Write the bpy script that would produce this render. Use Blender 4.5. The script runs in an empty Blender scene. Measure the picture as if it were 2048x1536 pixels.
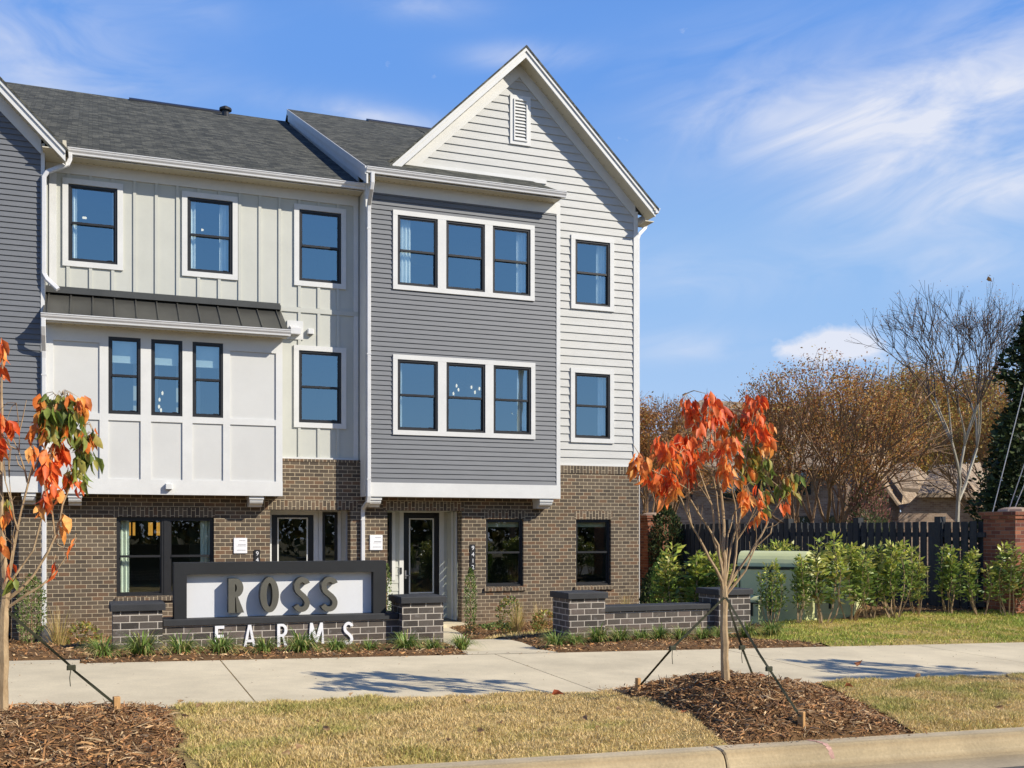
import bpy, math, random
import numpy as np
from mathutils import Vector, Matrix
random.seed(7); RNG = np.random.default_rng(11)
R = math.radians
SC = bpy.context.scene
COL = SC.collection

# ---------------------------------------------------------------- survey camera
# focal length / yaw / horizon measured from the photograph; P() reads a point of a known vertical
# plane Y, so that things can be given their real sizes in metres (x along the facade, y depth, z up)
FOC, TH, HY = 2120., R(21.6), 1061.
S_, C_ = math.sin(TH), math.cos(TH)
def P(px, py, Y):
    u = (px-1024)/FOC; v = (HY-py)/FOC; t = Y/(C_-u*S_)
    return (t*(S_+u*C_), Y, t*v)
def PX(px, Y): return P(px, HY, Y)[0]
def PT(px, py, t):                                   # point at a given depth along the optical axis
    u = (px-1024)/FOC; v = (HY-py)/FOC
    return (t*(S_+u*C_), t*(C_-u*S_), t*v)

# ---------------------------------------------------------------- ground levels
def sstep(a, b, x):
    t = np.clip((x-a)/(b-a), 0, 1); return t*t*(3-2*t)
def plane_z(x, y): return -1.42-.022*(np.clip(x, -25, 40)-3.7)+.02*(np.clip(y, -20, 16)-11)
def gz(x, y):
    z = plane_z(x, y)
    k = sstep(12.9, 18.5, y)*(1-sstep(11.8, 13.2, x))
    z = z-(.10-.06*sstep(5.0, 6.2, x))*sstep(11.33, 12.6, y)*(1-sstep(8.3, 9.6, x))+.10*sstep(12., 14.5, y)*sstep(9., 10.5, x)*(1-sstep(24, 30, x))
    return z*(1-k)+(-2.13)*k
def gpt_old(px, py):                                     # pixel of a point on the front ground
    u = (px-1024)/FOC; v = (HY-py)/FOC
    dx, dy = S_+u*C_, C_-u*S_
    t = (-1.42+.022*3.7-.02*11)/(v+.022*dx-.02*dy)
    return (t*dx, t*dy, t*v)

def gpt(px, py):                                     # where the line of sight of a pixel meets the terrain
    a, b = 3., 60.
    for _ in range(40):
        t = (a+b)/2; q = PT(px, py, t)
        if q[2] < float(gz(q[0], q[1])): b = t
        else: a = t
    return PT(px, py, (a+b)/2)
# ---------------------------------------------------------------- object helpers
ORG = {}
def setp(o, label=None, cat=None, group=None, kind=None):
    if label: o['label'] = label
    if cat: o['category'] = cat
    if group: o['group'] = group
    if kind: o['kind'] = kind
    return o
def thing(name, label, cat, loc=(0, 0, 0), group=None, rz=0.0):
    o = bpy.data.objects.new(name, None); COL.objects.link(o)
    o.empty_display_size = .2
    o.location = loc; o.rotation_euler = (0, 0, rz)
    ORG[o.name] = (tuple(loc), rz)
    return setp(o, label, cat, group)

class MB:
    """collects faces (world coordinates), box-projected UVs in metres, and builds ONE mesh object"""
    def __init__(s): s.v = []; s.f = []; s.uv = []; s.c = []
    def face(s, pts, uv=None, rot=False, col=None):
        b = len(s.v); s.v += [tuple(p) for p in pts]; n = len(pts)
        s.f.append(tuple(range(b, b+n)))
        if uv is None:
            nx = ny = nz = 0.
            for i in range(n):
                a = pts[i]; c = pts[(i+1) % n]
                nx += (a[1]-c[1])*(a[2]+c[2]); ny += (a[2]-c[2])*(a[0]+c[0]); nz += (a[0]-c[0])*(a[1]+c[1])
            ax, ay, az = abs(nx), abs(ny), abs(nz)
            if az >= ax and az >= ay: uv = [(p[0], p[1]) for p in pts]
            elif ay >= ax: uv = [(p[0], p[2]) for p in pts]
            else: uv = [(p[1], p[2]) for p in pts]
        if rot: uv = [(q[1], q[0]) for q in uv]
        s.uv += uv
        if col is not None: s.c += [col]*n
        return s
    def box(s, x0, x1, y0, y1, z0, z1, rot=False, skip=''):
        a, b, c, d = (x0, y0, z0), (x1, y0, z0), (x1, y1, z0), (x0, y1, z0)
        e, f, g, h = (x0, y0, z1), (x1, y0, z1), (x1, y1, z1), (x0, y1, z1)
        for k, q in (('f', (a, b, f, e)), ('r', (b, c, g, f)), ('b', (c, d, h, g)), ('l', (d, a, e, h)), ('t', (e, f, g, h)), ('d', (d, c, b, a))):
            if k not in skip: s.face(q, rot=rot)
        return s
    def bevbox(s, x0, x1, y0, y1, z0, z1, b=.01):
        """box with chamfered top and vertical edges"""
        def ring(z, i): return [(x0+i, y0+b, z), (x0+b, y0+i, z), (x1-b, y0+i, z), (x1-i, y0+b, z), (x1-i, y1-b, z), (x1-b, y1-i, z), (x0+b, y1-i, z), (x0+i, y1-b, z)]
        r0, r1, r2 = ring(z0, 0), ring(z1-b, 0), ring(z1, b*.7)
        for i in range(8):
            j = (i+1) % 8
            s.face((r0[i], r0[j], r1[j], r1[i])); s.face((r1[i], r1[j], r2[j], r2[i]))
        s.face(r2); s.face(r0[::-1]); return s
    def prism(s, poly, axis, a0, a1):
        """extrude a 2D polygon: axis 'x' -> poly in (y,z), 'y' -> (x,z), 'z' -> (x,y)"""
        def m(p, a): return {'x': (a, p[0], p[1]), 'y': (p[0], a, p[1]), 'z': (p[0], p[1], a)}[axis]
        A = [m(p, a0) for p in poly]; B = [m(p, a1) for p in poly]; n = len(poly)
        ar = sum(poly[i][0]*poly[(i+1) % n][1]-poly[(i+1) % n][0]*poly[i][1] for i in range(n))
        fl = (ar > 0) ^ (axis == 'y')
        # outward winding
        if fl: s.face(A[::-1]); s.face(B)
        else: s.face(A); s.face(B[::-1])
        for i in range(n):
            j = (i+1) % n
            q = (A[i], A[j], B[j], B[i])
            s.face(q if fl else q[::-1])
        return s
    def tube(s, pts, rad, n=5, cap=True, col=None):
        pts = [Vector(p) for p in pts]; rings = []
        if not hasattr(rad, '__len__'): rad = [rad]*len(pts)
        up = Vector((.13, .97, .2))
        for i, p in enumerate(pts):
            d = (pts[min(i+1, len(pts)-1)]-pts[max(i-1, 0)])
            if d.length < 1e-9: d = Vector((0, 0, 1))
            d.normalize(); a = d.cross(up)
            if a.length < .05: a = d.cross(Vector((1, 0, 0)))
            a.normalize(); b = d.cross(a)
            rings.append([tuple(p+(a*math.cos(2*math.pi*k/n)+b*math.sin(2*math.pi*k/n))*rad[i]) for k in range(n)])
        L = 0
        for i in range(len(pts)-1):
            l2 = L+(pts[i+1]-pts[i]).length
            for k in range(n):
                j = (k+1) % n
                s.face((rings[i][k], rings[i+1][k], rings[i+1][j], rings[i][j]), uv=[(k/n, L), (k/n, l2), ((k+1)/n, l2), ((k+1)/n, L)], col=col)
            L = l2
        if cap: s.face(rings[-1][::-1], col=col); s.face(rings[0], col=col)
        return s
    def rtube(s, pts, w, d, refx=(1, 0, 0)):
        """rectangular pipe (downspout): w along refx, d across"""
        pts = [Vector(p) for p in pts]; rings = []; rx = Vector(refx)
        for i, p in enumerate(pts):
            dr = (pts[min(i+1, len(pts)-1)]-pts[max(i-1, 0)]).normalized()
            a = rx-dr*rx.dot(dr); a.normalize(); b = dr.cross(a)
            hw, hd, c = w/2, d/2, .012
            prof = [(-hw+c, -hd), (hw-c, -hd), (hw, -hd+c), (hw, hd-c), (hw-c, hd), (-hw+c, hd), (-hw, hd-c), (-hw, -hd+c)]
            rings.append([tuple(p+a*q[0]+b*q[1]) for q in prof])
        for i in range(len(pts)-1):
            for k in range(8):
                j = (k+1) % 8
                s.face((rings[i][k], rings[i+1][k], rings[i+1][j], rings[i][j]))
        s.face(rings[-1][::-1]); s.face(rings[0]); return s
    def build(s, name, mat, parent=None, smooth=False, label=None, cat=None, group=None, kind=None):
        me = bpy.data.meshes.new(name)
        org, rz = ((0, 0, 0), 0) if parent is None else ORG[parent.name]
        V = np.array(s.v, dtype=float).reshape(-1, 3)-np.array(org)
        if rz:
            c, q = math.cos(-rz), math.sin(-rz)
            V = np.stack([V[:, 0]*c-V[:, 1]*q, V[:, 0]*q+V[:, 1]*c, V[:, 2]], 1)
        me.from_pydata(V.tolist(), [], s.f)
        ul = me.uv_layers.new(name='UVMap'); ul.data.foreach_set('uv', np.array(s.uv, dtype=np.float32).ravel())
        if s.c:
            at = me.attributes.new('Col', 'FLOAT_COLOR', 'POINT')
            ca = np.ones((len(s.v), 4), dtype=np.float32); ca[:, :3] = np.array(s.c)[:, :3]
            at.data.foreach_set('color', ca.ravel())
        me.materials.append(mat)
        if smooth: me.polygons.foreach_set('use_smooth', [True]*len(me.polygons))
        me.update()
        o = bpy.data.objects.new(name, me); COL.objects.link(o)
        if parent is not None:
            o.parent = parent; ORG[o.name] = (org, rz)
        return setp(o, label, cat, group, kind)

def npmesh(name, V, F, C, mat, parent=None, smooth=False, label=None, cat=None, group=None, kind=None, uvs=False):
    """big meshes from numpy arrays: V (n,3), F (m,k) quads or tris, C (n,3) colours"""
    me = bpy.data.meshes.new(name)
    org, rz = ((0, 0, 0), 0) if parent is None else ORG[parent.name]
    V = np.asarray(V, dtype=np.float32)-np.array(org, dtype=np.float32)
    F = np.asarray(F, dtype=np.int32); m, k = F.shape
    me.vertices.add(len(V)); me.vertices.foreach_set('co', V.ravel())
    me.loops.add(m*k); me.loops.foreach_set('vertex_index', F.ravel())
    me.polygons.add(m); me.polygons.foreach_set('loop_start', np.arange(0, m*k, k, dtype=np.int32))
    me.polygons.foreach_set('loop_total', np.full(m, k, dtype=np.int32))
    if smooth: me.polygons.foreach_set('use_smooth', np.ones(m, dtype=bool))
    if C is not None:
        at = me.attributes.new('Col', 'FLOAT_COLOR', 'POINT')
        ca = np.ones((len(V), 4), dtype=np.float32); ca[:, :3] = C
        at.data.foreach_set('color', ca.ravel())
    me.materials.append(mat); me.update(calc_edges=True); me.validate()
    o = bpy.data.objects.new(name, me); COL.objects.link(o)
    if parent is not None: o.parent = parent; ORG[o.name] = (org, rz)
    return setp(o, label, cat, group, kind)

# ---------------------------------------------------------------- materials
def nmat(name):
    m = bpy.data.materials.new(name); m.use_nodes = True
    nt = m.node_tree; nt.nodes.clear()
    o = nt.nodes.new('ShaderNodeOutputMaterial'); b = nt.nodes.new('ShaderNodeBsdfPrincipled')
    nt.links.new(b.outputs[0], o.inputs[0]); return m, nt, b, o
def N(nt, t, **kw):
    n = nt.nodes.new(t)
    for k, v in kw.items():
        if k in n.inputs.keys(): n.inputs[k].default_value = v
        else: setattr(n, k, v)
    return n
def ramp(nt, stops):
    r = nt.nodes.new('ShaderNodeValToRGB'); e = r.color_ramp.elements
    while len(e) < len(stops): e.new(.5)
    for i, (p, c) in enumerate(stops): e[i].position = p; e[i].color = (*c, 1) if len(c) == 3 else c
    return r
def mixc(nt, fac, a, b, mode='MIX'):
    m = nt.nodes.new('ShaderNodeMix'); m.data_type = 'RGBA'; m.blend_type = mode
    for sock, val in ((0, fac), (6, a), (7, b)):
        if hasattr(val, 'is_output'): nt.links.new(val, m.inputs[sock])
        elif isinstance(val, (int, float)): m.inputs[sock].default_value = val
        else: m.inputs[sock].default_value = (*val, 1)
    return m.outputs[2]
def math_(nt, op, a, b=None, c=None):
    m = nt.nodes.new('ShaderNodeMath'); m.operation = op
    for i, v in enumerate((a, b, c)):
        if v is None: continue
        if hasattr(v, 'is_output'): nt.links.new(v, m.inputs[i])
        else: m.inputs[i].default_value = v
    return m.outputs[0]
def bump(nt, b, h, dist=.01, strength=1.0):
    n = nt.nodes.new('ShaderNodeBump'); n.inputs['Distance'].default_value = dist; n.inputs['Strength'].default_value = strength
    nt.links.new(h, n.inputs['Height']); nt.links.new(n.outputs[0], b.inputs['Normal'])
def paint(name, col, rough=.5, var=.08, scale=3., bmp=0., fine=60., metal=0., spec=.4, stretch=None):
    """plain painted / cast surface with large soft staining and fine grain"""
    m, nt, b, o = nmat(name)
    tc = N(nt, 'ShaderNodeTexCoord')
    vec = tc.outputs['Object']
    if stretch:
        mp = N(nt, 'ShaderNodeMapping'); mp.inputs['Scale'].default_value = stretch
        nt.links.new(vec, mp.inputs[0]); vec = mp.outputs[0]
    n1 = N(nt, 'ShaderNodeTexNoise', Scale=scale, Detail=5., Roughness=.65); nt.links.new(vec, n1.inputs['Vector'])
    n2 = N(nt, 'ShaderNodeTexNoise', Scale=fine, Detail=3., Roughness=.6); nt.links.new(vec, n2.inputs['Vector'])
    lo = tuple(c*(1-var*1.5) for c in col); hi = tuple(min(1, c*(1+var)) for c in col)
    r = ramp(nt, [(.3, lo), (.7, hi)]); nt.links.new(n1.outputs['Fac'], r.inputs[0])
    g = ramp(nt, [(.3, (1-var,)*3), (.75, (1+var*.4,)*3)]); nt.links.new(n2.outputs['Fac'], g.inputs[0])
    c = mixc(nt, 1., r.outputs[0], g.outputs[0], 'MULTIPLY')
    nt.links.new(c, b.inputs['Base Color'])
    b.inputs['Roughness'].default_value = rough; b.inputs['Metallic'].default_value = metal; b.inputs['Specular IOR Level'].default_value = spec
    if bmp: bump(nt, b, n2.outputs['Fac'], bmp, .6)
    return m
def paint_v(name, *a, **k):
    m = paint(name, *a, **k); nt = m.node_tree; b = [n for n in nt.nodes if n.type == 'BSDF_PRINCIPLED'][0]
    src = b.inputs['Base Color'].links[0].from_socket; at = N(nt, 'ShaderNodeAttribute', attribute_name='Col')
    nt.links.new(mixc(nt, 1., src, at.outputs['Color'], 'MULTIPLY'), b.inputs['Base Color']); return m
def brickmat(name, c1, c2, odd, mortar, bw=.2032, rh=.0813, ms=.0052, wash=0., oddamt=.62, base=None):
    m, nt, b, o = nmat(name)
    uv = N(nt, 'ShaderNodeUVMap'); 
    # slight waviness so that courses are not laser straight
    ns = N(nt, 'ShaderNodeTexNoise', Scale=5., Detail=2.); nt.links.new(uv.outputs[0], ns.inputs['Vector'])
    sub = N(nt, 'ShaderNodeVectorMath', operation='MULTIPLY_ADD'); nt.links.new(ns.outputs['Color'], sub.inputs[0])
    sub.inputs[1].default_value = (.006, .005, 0); nt.links.new(uv.outputs[0], sub.inputs[2])
    br = N(nt, 'ShaderNodeTexBrick'); br.offset = .5; br.squash = 1
    nt.links.new(sub.outputs[0], br.inputs['Vector'])
    br.inputs['Scale'].default_value = 1; br.inputs['Brick Width'].default_value = bw; br.inputs['Row Height'].default_value = rh
    br.inputs['Mortar Size'].default_value = ms; br.inputs['Mortar Smooth'].default_value = .25; br.inputs['Bias'].default_value = 0
    br.inputs['Color1'].default_value = (*c1, 1); br.inputs['Color2'].default_value = (*c2, 1); br.inputs['Mortar'].default_value = (*mortar, 1)
    # odd coloured bricks (one white-noise value per brick)
    br2 = N(nt, 'ShaderNodeTexBrick'); br2.offset = .5
    nt.links.new(sub.outputs[0], br2.inputs['Vector'])
    for k, v in (('Scale', 1), ('Brick Width', bw), ('Row Height', rh), ('Mortar Size', 0.), ('Bias', 0)): br2.inputs[k].default_value = v
    br2.inputs['Color1'].default_value = (0, 0, 0, 1); br2.inputs['Color2'].default_value = (1, 1, 1, 1)
    rr = ramp(nt, [(oddamt, (0, 0, 0)), (.98, (1, 1, 1))]); 
    # decorrelate: fold the value
    fl = math_(nt, 'FRACT', math_(nt, 'MULTIPLY', br2.outputs['Color'], 7.31)); nt.links.new(fl, rr.inputs[0])
    col = mixc(nt, rr.outputs[0], br.outputs['Color'], odd)
    gr = N(nt, 'ShaderNodeTexNoise', Scale=70., Detail=4., Roughness=.7); nt.links.new(uv.outputs[0], gr.inputs['Vector'])
    gg = ramp(nt, [(.25, (.62,)*3), (.75, (1.3,)*3)]); nt.links.new(gr.outputs['Fac'], gg.inputs[0])
    col = mixc(nt, .8, col, gg.outputs[0], 'MULTIPLY')
    col = mixc(nt, br.outputs['Fac'], col, mortar)
    big = N(nt, 'ShaderNodeTexNoise', Scale=1.3, Detail=4.); nt.links.new(uv.outputs[0], big.inputs['Vector'])
    bg = ramp(nt, [(.3, (.84,)*3), (.7, (1.08,)*3)]); nt.links.new(big.outputs['Fac'], bg.inputs[0])
    col = mixc(nt, 1., col, bg.outputs[0], 'MULTIPLY')
    if wash:
        w = N(nt, 'ShaderNodeTexNoise', Scale=9., Detail=6., Roughness=.75); nt.links.new(uv.outputs[0], w.inputs['Vector'])
        wr = ramp(nt, [(.55, (0, 0, 0)), (.75, (wash,)*3)]); nt.links.new(w.outputs['Fac'], wr.inputs[0])
        col = mixc(nt, wr.outputs[0], col, (.35, .33, .31))
    if base:                                              # soil splash and damp at the foot of the wall
        ge = N(nt, 'ShaderNodeNewGeometry'); sz = N(nt, 'ShaderNodeSeparateXYZ'); nt.links.new(ge.outputs['Position'], sz.inputs[0])
        mr = N(nt, 'ShaderNodeMapRange'); nt.links.new(sz.outputs[2], mr.inputs[0]); mr.inputs[1].default_value = base[0]; mr.inputs[2].default_value = base[1]; mr.inputs[3].default_value = .75; mr.inputs[4].default_value = 0
        sp = N(nt, 'ShaderNodeTexNoise', Scale=6., Detail=6., Roughness=.75); nt.links.new(uv.outputs[0], sp.inputs['Vector'])
        sr = ramp(nt, [(.35, (.1,)*3), (.65, (1,)*3)]); nt.links.new(sp.outputs['Fac'], sr.inputs[0])
        col = mixc(nt, math_(nt, 'MULTIPLY', mr.outputs[0], sr.outputs[0]), col, (.27, .17, .09))
    nt.links.new(col, b.inputs['Base Color']); b.inputs['Roughness'].default_value = .85; b.inputs['Specular IOR Level'].default_value = .25
    h = math_(nt, 'ADD', math_(nt, 'MULTIPLY', math_(nt, 'SUBTRACT', 1., br.outputs['Fac']), 1.), math_(nt, 'MULTIPLY', gr.outputs['Fac'], .35))
    bump(nt, b, h, .006, .9)
    return m
def leafmat(name, trans=.35, rough=.5, tint=(1, 1, 1)):
    m, nt, b, o = nmat(name)
    a = N(nt, 'ShaderNodeAttribute', attribute_name='Col')
    tc = N(nt, 'ShaderNodeTexCoord'); n1 = N(nt, 'ShaderNodeTexNoise', Scale=30., Detail=3.); nt.links.new(tc.outputs['Object'], n1.inputs['Vector'])
    g = ramp(nt, [(.3, (.7,)*3), (.7, (1.2,)*3)]); nt.links.new(n1.outputs['Fac'], g.inputs[0])
    c = mixc(nt, 1., a.outputs['Color'], g.outputs[0], 'MULTIPLY')
    nt.links.new(c, b.inputs['Base Color']); b.inputs['Roughness'].default_value = rough; b.inputs['Specular IOR Level'].default_value = .35
    if trans:
        t = N(nt, 'ShaderNodeBsdfTranslucent'); nt.links.new(c, t.inputs['Color'])
        mx = N(nt, 'ShaderNodeMixShader'); mx.inputs[0].default_value = trans
        nt.links.new(b.outputs[0], mx.inputs[1]); nt.links.new(t.outputs[0], mx.inputs[2]); nt.links.new(mx.outputs[0], o.inputs[0])
    return m
def glassmat(name, refl=.35, tint=(.55, .62, .60), rough=.0, rtint=(.9, .95, 1.)):
    """coated window pane: part mirror, part tinted see-through"""
    m, nt, b, o = nmat(name); nt.nodes.remove(b)
    g = N(nt, 'ShaderNodeBsdfGlossy', Roughness=rough); g.inputs['Color'].default_value = (*rtint, 1)
    # faint waviness of the pane
    tc = N(nt, 'ShaderNodeTexCoord'); ns = N(nt, 'ShaderNodeTexNoise', Scale=1.4, Detail=1.); nt.links.new(tc.outputs['Object'], ns.inputs['Vector'])
    bp = N(nt, 'ShaderNodeBump'); bp.inputs['Distance'].default_value = .003; bp.inputs['Strength'].default_value = .5
    nt.links.new(ns.outputs['Fac'], bp.inputs['Height']); nt.links.new(bp.outputs[0], g.inputs['Normal'])
    t = N(nt, 'ShaderNodeBsdfTransparent'); t.inputs['Color'].default_value = (*tint, 1)
    lw = N(nt, 'ShaderNodeLayerWeight', Blend=.5)
    f = math_(nt, 'MINIMUM', math_(nt, 'ADD', math_(nt, 'MULTIPLY', math_(nt, 'POWER', lw.outputs['Facing'], 4.), .6), refl), 1.)
    mx = N(nt, 'ShaderNodeMixShader'); nt.links.new(f, mx.inputs[0]); nt.links.new(t.outputs[0], mx.inputs[1]); nt.links.new(g.outputs[0], mx.inputs[2])
    nt.links.new(mx.outputs[0], o.inputs[0]); return m
def emit(name, col, s):
    m, nt, b, o = nmat(name)
    b.inputs['Base Color'].default_value = (*col, 1); b.inputs['Emission Color'].default_value = (*col, 1); b.inputs['Emission Strength'].default_value = s
    return m

M = {}
M['brick'] = brickmat('dark_brown_brick', (.083, .065, .048), (.154, .119, .083), (.175, .105, .062), (.64, .53, .36), oddamt=.70, base=(-2.15, -1.45))
M['signbrick'] = brickmat('charcoal_brick', (.056, .048, .041), (.125, .106, .088), (.15, .12, .10), (.56, .50, .42), ms=.0062, wash=.5, base=(-1.62, -1.28))
M['redbrick'] = brickmat('red_brick', (.23, .075, .042), (.36, .14, .075), (.14, .05, .04), (.30, .22, .16), ms=.005, rh=.0677)
M['tanbrick'] = brickmat('tan_brick', (.36, .25, .17), (.50, .37, .27), (.30, .2, .15), (.5, .43, .34))
M['white'] = paint('white_trim_paint', (.66, .66, .635), .45, .04, 2.5)
M['whitepanel'] = paint('white_panel_paint', (.58, .58, .555), .5, .03, 1.2)
M['bb'] = paint('pale_grey_green_paint', (.51, .515, .46), .55, .035, 1.5)
M['lapwhite'] = paint('pale_grey_lap_paint', (.50, .50, .475), .55, .05, 2., .002, 90, stretch=(1, 1, 6))
M['lapgrey'] = paint('mid_grey_lap_paint', (.150, .158, .170), .55, .06, 2., .002, 90, stretch=(1, 1, 6))
M['alu'] = paint('white_aluminium', (.64, .64, .635), .3, .04, 4., spec=.6)
M['soffit'] = paint('cream_vented_soffit', (.60, .55, .42), .55, .04, 6.)
M['black'] = paint('black_window_vinyl', (.022, .022, .023), .4, .1, 6.)
M['blackdoor'] = paint('black_door_paint', (.012, .012, .013), .3, .1, 3.)
M['signblack'] = paint('charcoal_stucco', (.014, .0155, .017), .75, .12, 4., .002, 120)
M['capgrey'] = paint('dark_cast_cap', (.034, .035, .037), .7, .14, 5., .002, 80)
M['signpanel'] = paint('white_sign_panel', (.66, .67, .68), .5, .02, 2.)
M['letter'] = paint('bronze_letter_paint', (.105, .10, .078), .5, .06, 8.)
M['letterwhite'] = paint('white_letter_paint', (.82, .82, .82), .4, .03, 8.)
M['metalroof'] = paint('dark_bronze_roof_metal', (.085, .083, .072), .38, .12, 1.6, metal=.35, spec=.5)
M['concrete'] = paint('pale_concrete', (.70, .60, .40), .85, .13, 1.1, .002, 70)
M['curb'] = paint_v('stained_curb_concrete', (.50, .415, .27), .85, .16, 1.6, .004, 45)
M['glass'] = glassmat('window_glass', .33, (.84, .93, .93), rtint=(.60, .86, 1.))
M['glasslow'] = glassmat('ground_floor_glass', .13, (.80, .88, .78))
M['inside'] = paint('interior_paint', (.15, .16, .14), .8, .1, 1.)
M['curtain'] = paint('white_curtain_cloth', (.88, .90, .88), .8, .05, 5.)
M['blind'] = paint('pale_roller_shade', (.55, .62, .62), .8, .05, 5.)
M['blindwarm'] = paint('cream_roller_shade', (.55, .52, .40), .8, .05, 5.)
M['lampwarm'] = emit('warm_lamp_glow', (1., .50, .10), .6)
M['lampwhite'] = emit('ceiling_lamp_glow', (1., .85, .6), 1.3)
M['numwhite'] = paint('white_digit_paint', (.8, .8, .8), .4, .02, 8.)
M['inkgrey'] = paint('grey_print', (.25, .24, .24), .6, .05, 8.)
M['wood'] = paint('new_pine_stake', (.52, .29, .11), .7, .15, 12., stretch=(3, 3, .6))
M['strap'] = paint('olive_webbing_strap', (.048, .050, .026), .8, .15, 30.)
M['fence'] = paint('charcoal_stained_fence', (.040, .043, .046), .75, .22, 3., .003, 40, stretch=(3, 3, .5))
M['utility'] = paint('pale_green_cabinet_paint', (.66, .68, .34), .4, .06, 1.8, spec=.5)
M['rock'] = paint('dark_drain_plastic', (.035, .037, .04), .6, .25, 8., .01, 20)
M['leaf'] = leafmat('autumn_leaf', .38)
M['shrubleaf'] = leafmat('shrub_leaf', .3, .4)
M['grassblade'] = leafmat('grass_blade', .25, .6)
M['chip'] = leafmat('shredded_bark', 0, .9)
M['evergreen'] = leafmat('evergreen_leaf', .15, .6)
def barkmat(name, lo, hi, sc=9.):
    m, nt, b, o = nmat(name)
    tc = N(nt, 'ShaderNodeTexCoord'); mp = N(nt, 'ShaderNodeMapping'); mp.inputs['Scale'].default_value = (1, 1, .35)
    nt.links.new(tc.outputs['Object'], mp.inputs[0])
    n1 = N(nt, 'ShaderNodeTexNoise', Scale=sc, Detail=6., Roughness=.7); nt.links.new(mp.outputs[0], n1.inputs['Vector'])
    r = ramp(nt, [(.3, lo), (.7, hi)]); nt.links.new(n1.outputs['Fac'], r.inputs[0]); nt.links.new(r.outputs[0], b.inputs['Base Color'])
    b.inputs['Roughness'].default_value = .8; bump(nt, b, n1.outputs['Fac'], .01, .5); return m
M['bark'] = barkmat('young_tan_bark', (.24, .155, .075), (.50, .36, .20), 25)
M['barkpale'] = barkmat('pale_grey_bark', (.25, .22, .16), (.58, .53, .42), 5)
M['barkbrown'] = barkmat('brown_bark', (.17, .10, .052), (.36, .23, .125), 8)
M['barkdark'] = barkmat('dark_twig_bark', (.07, .05, .036), (.17, .125, .09), 8)
def shingles(name, c1, c2):
    m, nt, b, o = nmat(name)
    uv = N(nt, 'ShaderNodeUVMap')
    br = N(nt, 'ShaderNodeTexBrick'); br.offset = .37; nt.links.new(uv.outputs[0], br.inputs['Vector'])
    for k, v in (('Scale', 1), ('Brick Width', .21), ('Row Height', .125), ('Mortar Size', .004), ('Mortar Smooth', .3), ('Bias', -.1)): br.inputs[k].default_value = v
    br.inputs['Color1'].default_value = (*c1, 1); br.inputs['Color2'].default_value = (*c2, 1); br.inputs['Mortar'].default_value = (*[c*.45 for c in c1], 1)
    n1 = N(nt, 'ShaderNodeTexNoise', Scale=55., Detail=4., Roughness=.7); nt.links.new(uv.outputs[0], n1.inputs['Vector'])
    n2 = N(nt, 'ShaderNodeTexNoise', Scale=4.5, Detail=4.); nt.links.new(uv.outputs[0], n2.inputs['Vector'])
    g = ramp(nt, [(.3, (.6,)*3), (.7, (1.35,)*3)]); nt.links.new(n1.outputs['Fac'], g.inputs[0])
    g2 = ramp(nt, [(.35, (.8,)*3), (.65, (1.18, 1.14, 1.08))]); nt.links.new(n2.outputs['Fac'], g2.inputs[0])
    c = mixc(nt, 1., mixc(nt, 1., br.outputs['Color'], g.outputs[0], 'MULTIPLY'), g2.outputs[0], 'MULTIPLY')
    nt.links.new(c, b.inputs['Base Color']); b.inputs['Roughness'].default_value = .9; b.inputs['Specular IOR Level'].default_value = .2
    bump(nt, b, math_(nt, 'SUBTRACT', n1.outputs['Fac'], br.outputs['Fac']), .006, .8); return m
M['shingle'] = shingles('charcoal_shingles', (.050, .054, .049), (.124, .127, .110))
M['tanshingle'] = shingles('tan_shingles', (.27, .205, .145), (.44, .355, .265))
def groundmat(name, cols, sc=2., fine=40., bd=.02):
    m, nt, b, o = nmat(name)
    tc = N(nt, 'ShaderNodeTexCoord')
    n1 = N(nt, 'ShaderNodeTexNoise', Scale=sc, Detail=6., Roughness=.65); nt.links.new(tc.outputs['Object'], n1.inputs['Vector'])
    n2 = N(nt, 'ShaderNodeTexNoise', Scale=fine, Detail=5., Roughness=.75); nt.links.new(tc.outputs['Object'], n2.inputs['Vector'])
    k = len(cols); r = ramp(nt, [(.3+.4*i/(k-1), c) for i, c in enumerate(cols)]); nt.links.new(n1.outputs['Fac'], r.inputs[0])
    g = ramp(nt, [(.3, (.55,)*3), (.7, (1.35,)*3)]); nt.links.new(n2.outputs['Fac'], g.inputs[0])
    c = mixc(nt, 1., r.outputs[0], g.outputs[0], 'MULTIPLY'); nt.links.new(c, b.inputs['Base Color'])
    b.inputs['Roughness'].default_value = .95; b.inputs['Specular IOR Level'].default_value = .15; bump(nt, b, n2.outputs['Fac'], bd, .8); return m
M['sod'] = groundmat('dormant_sod', [(.32, .235, .085), (.46, .34, .13), (.34, .28, .09)], 2.5, 60)
M['mulch'] = groundmat('brown_mulch_soil', [(.13, .072, .030), (.22, .125, .055)], 4., 50)
M['earth'] = groundmat('rough_ground', [(.10, .095, .035), (.17, .135, .06), (.11, .11, .04)], .6, 12, .04)
M['asphalt'] = groundmat('grey_asphalt', [(.10, .095, .085), (.15, .14, .12)], 1.2, 90, .004)
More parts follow.
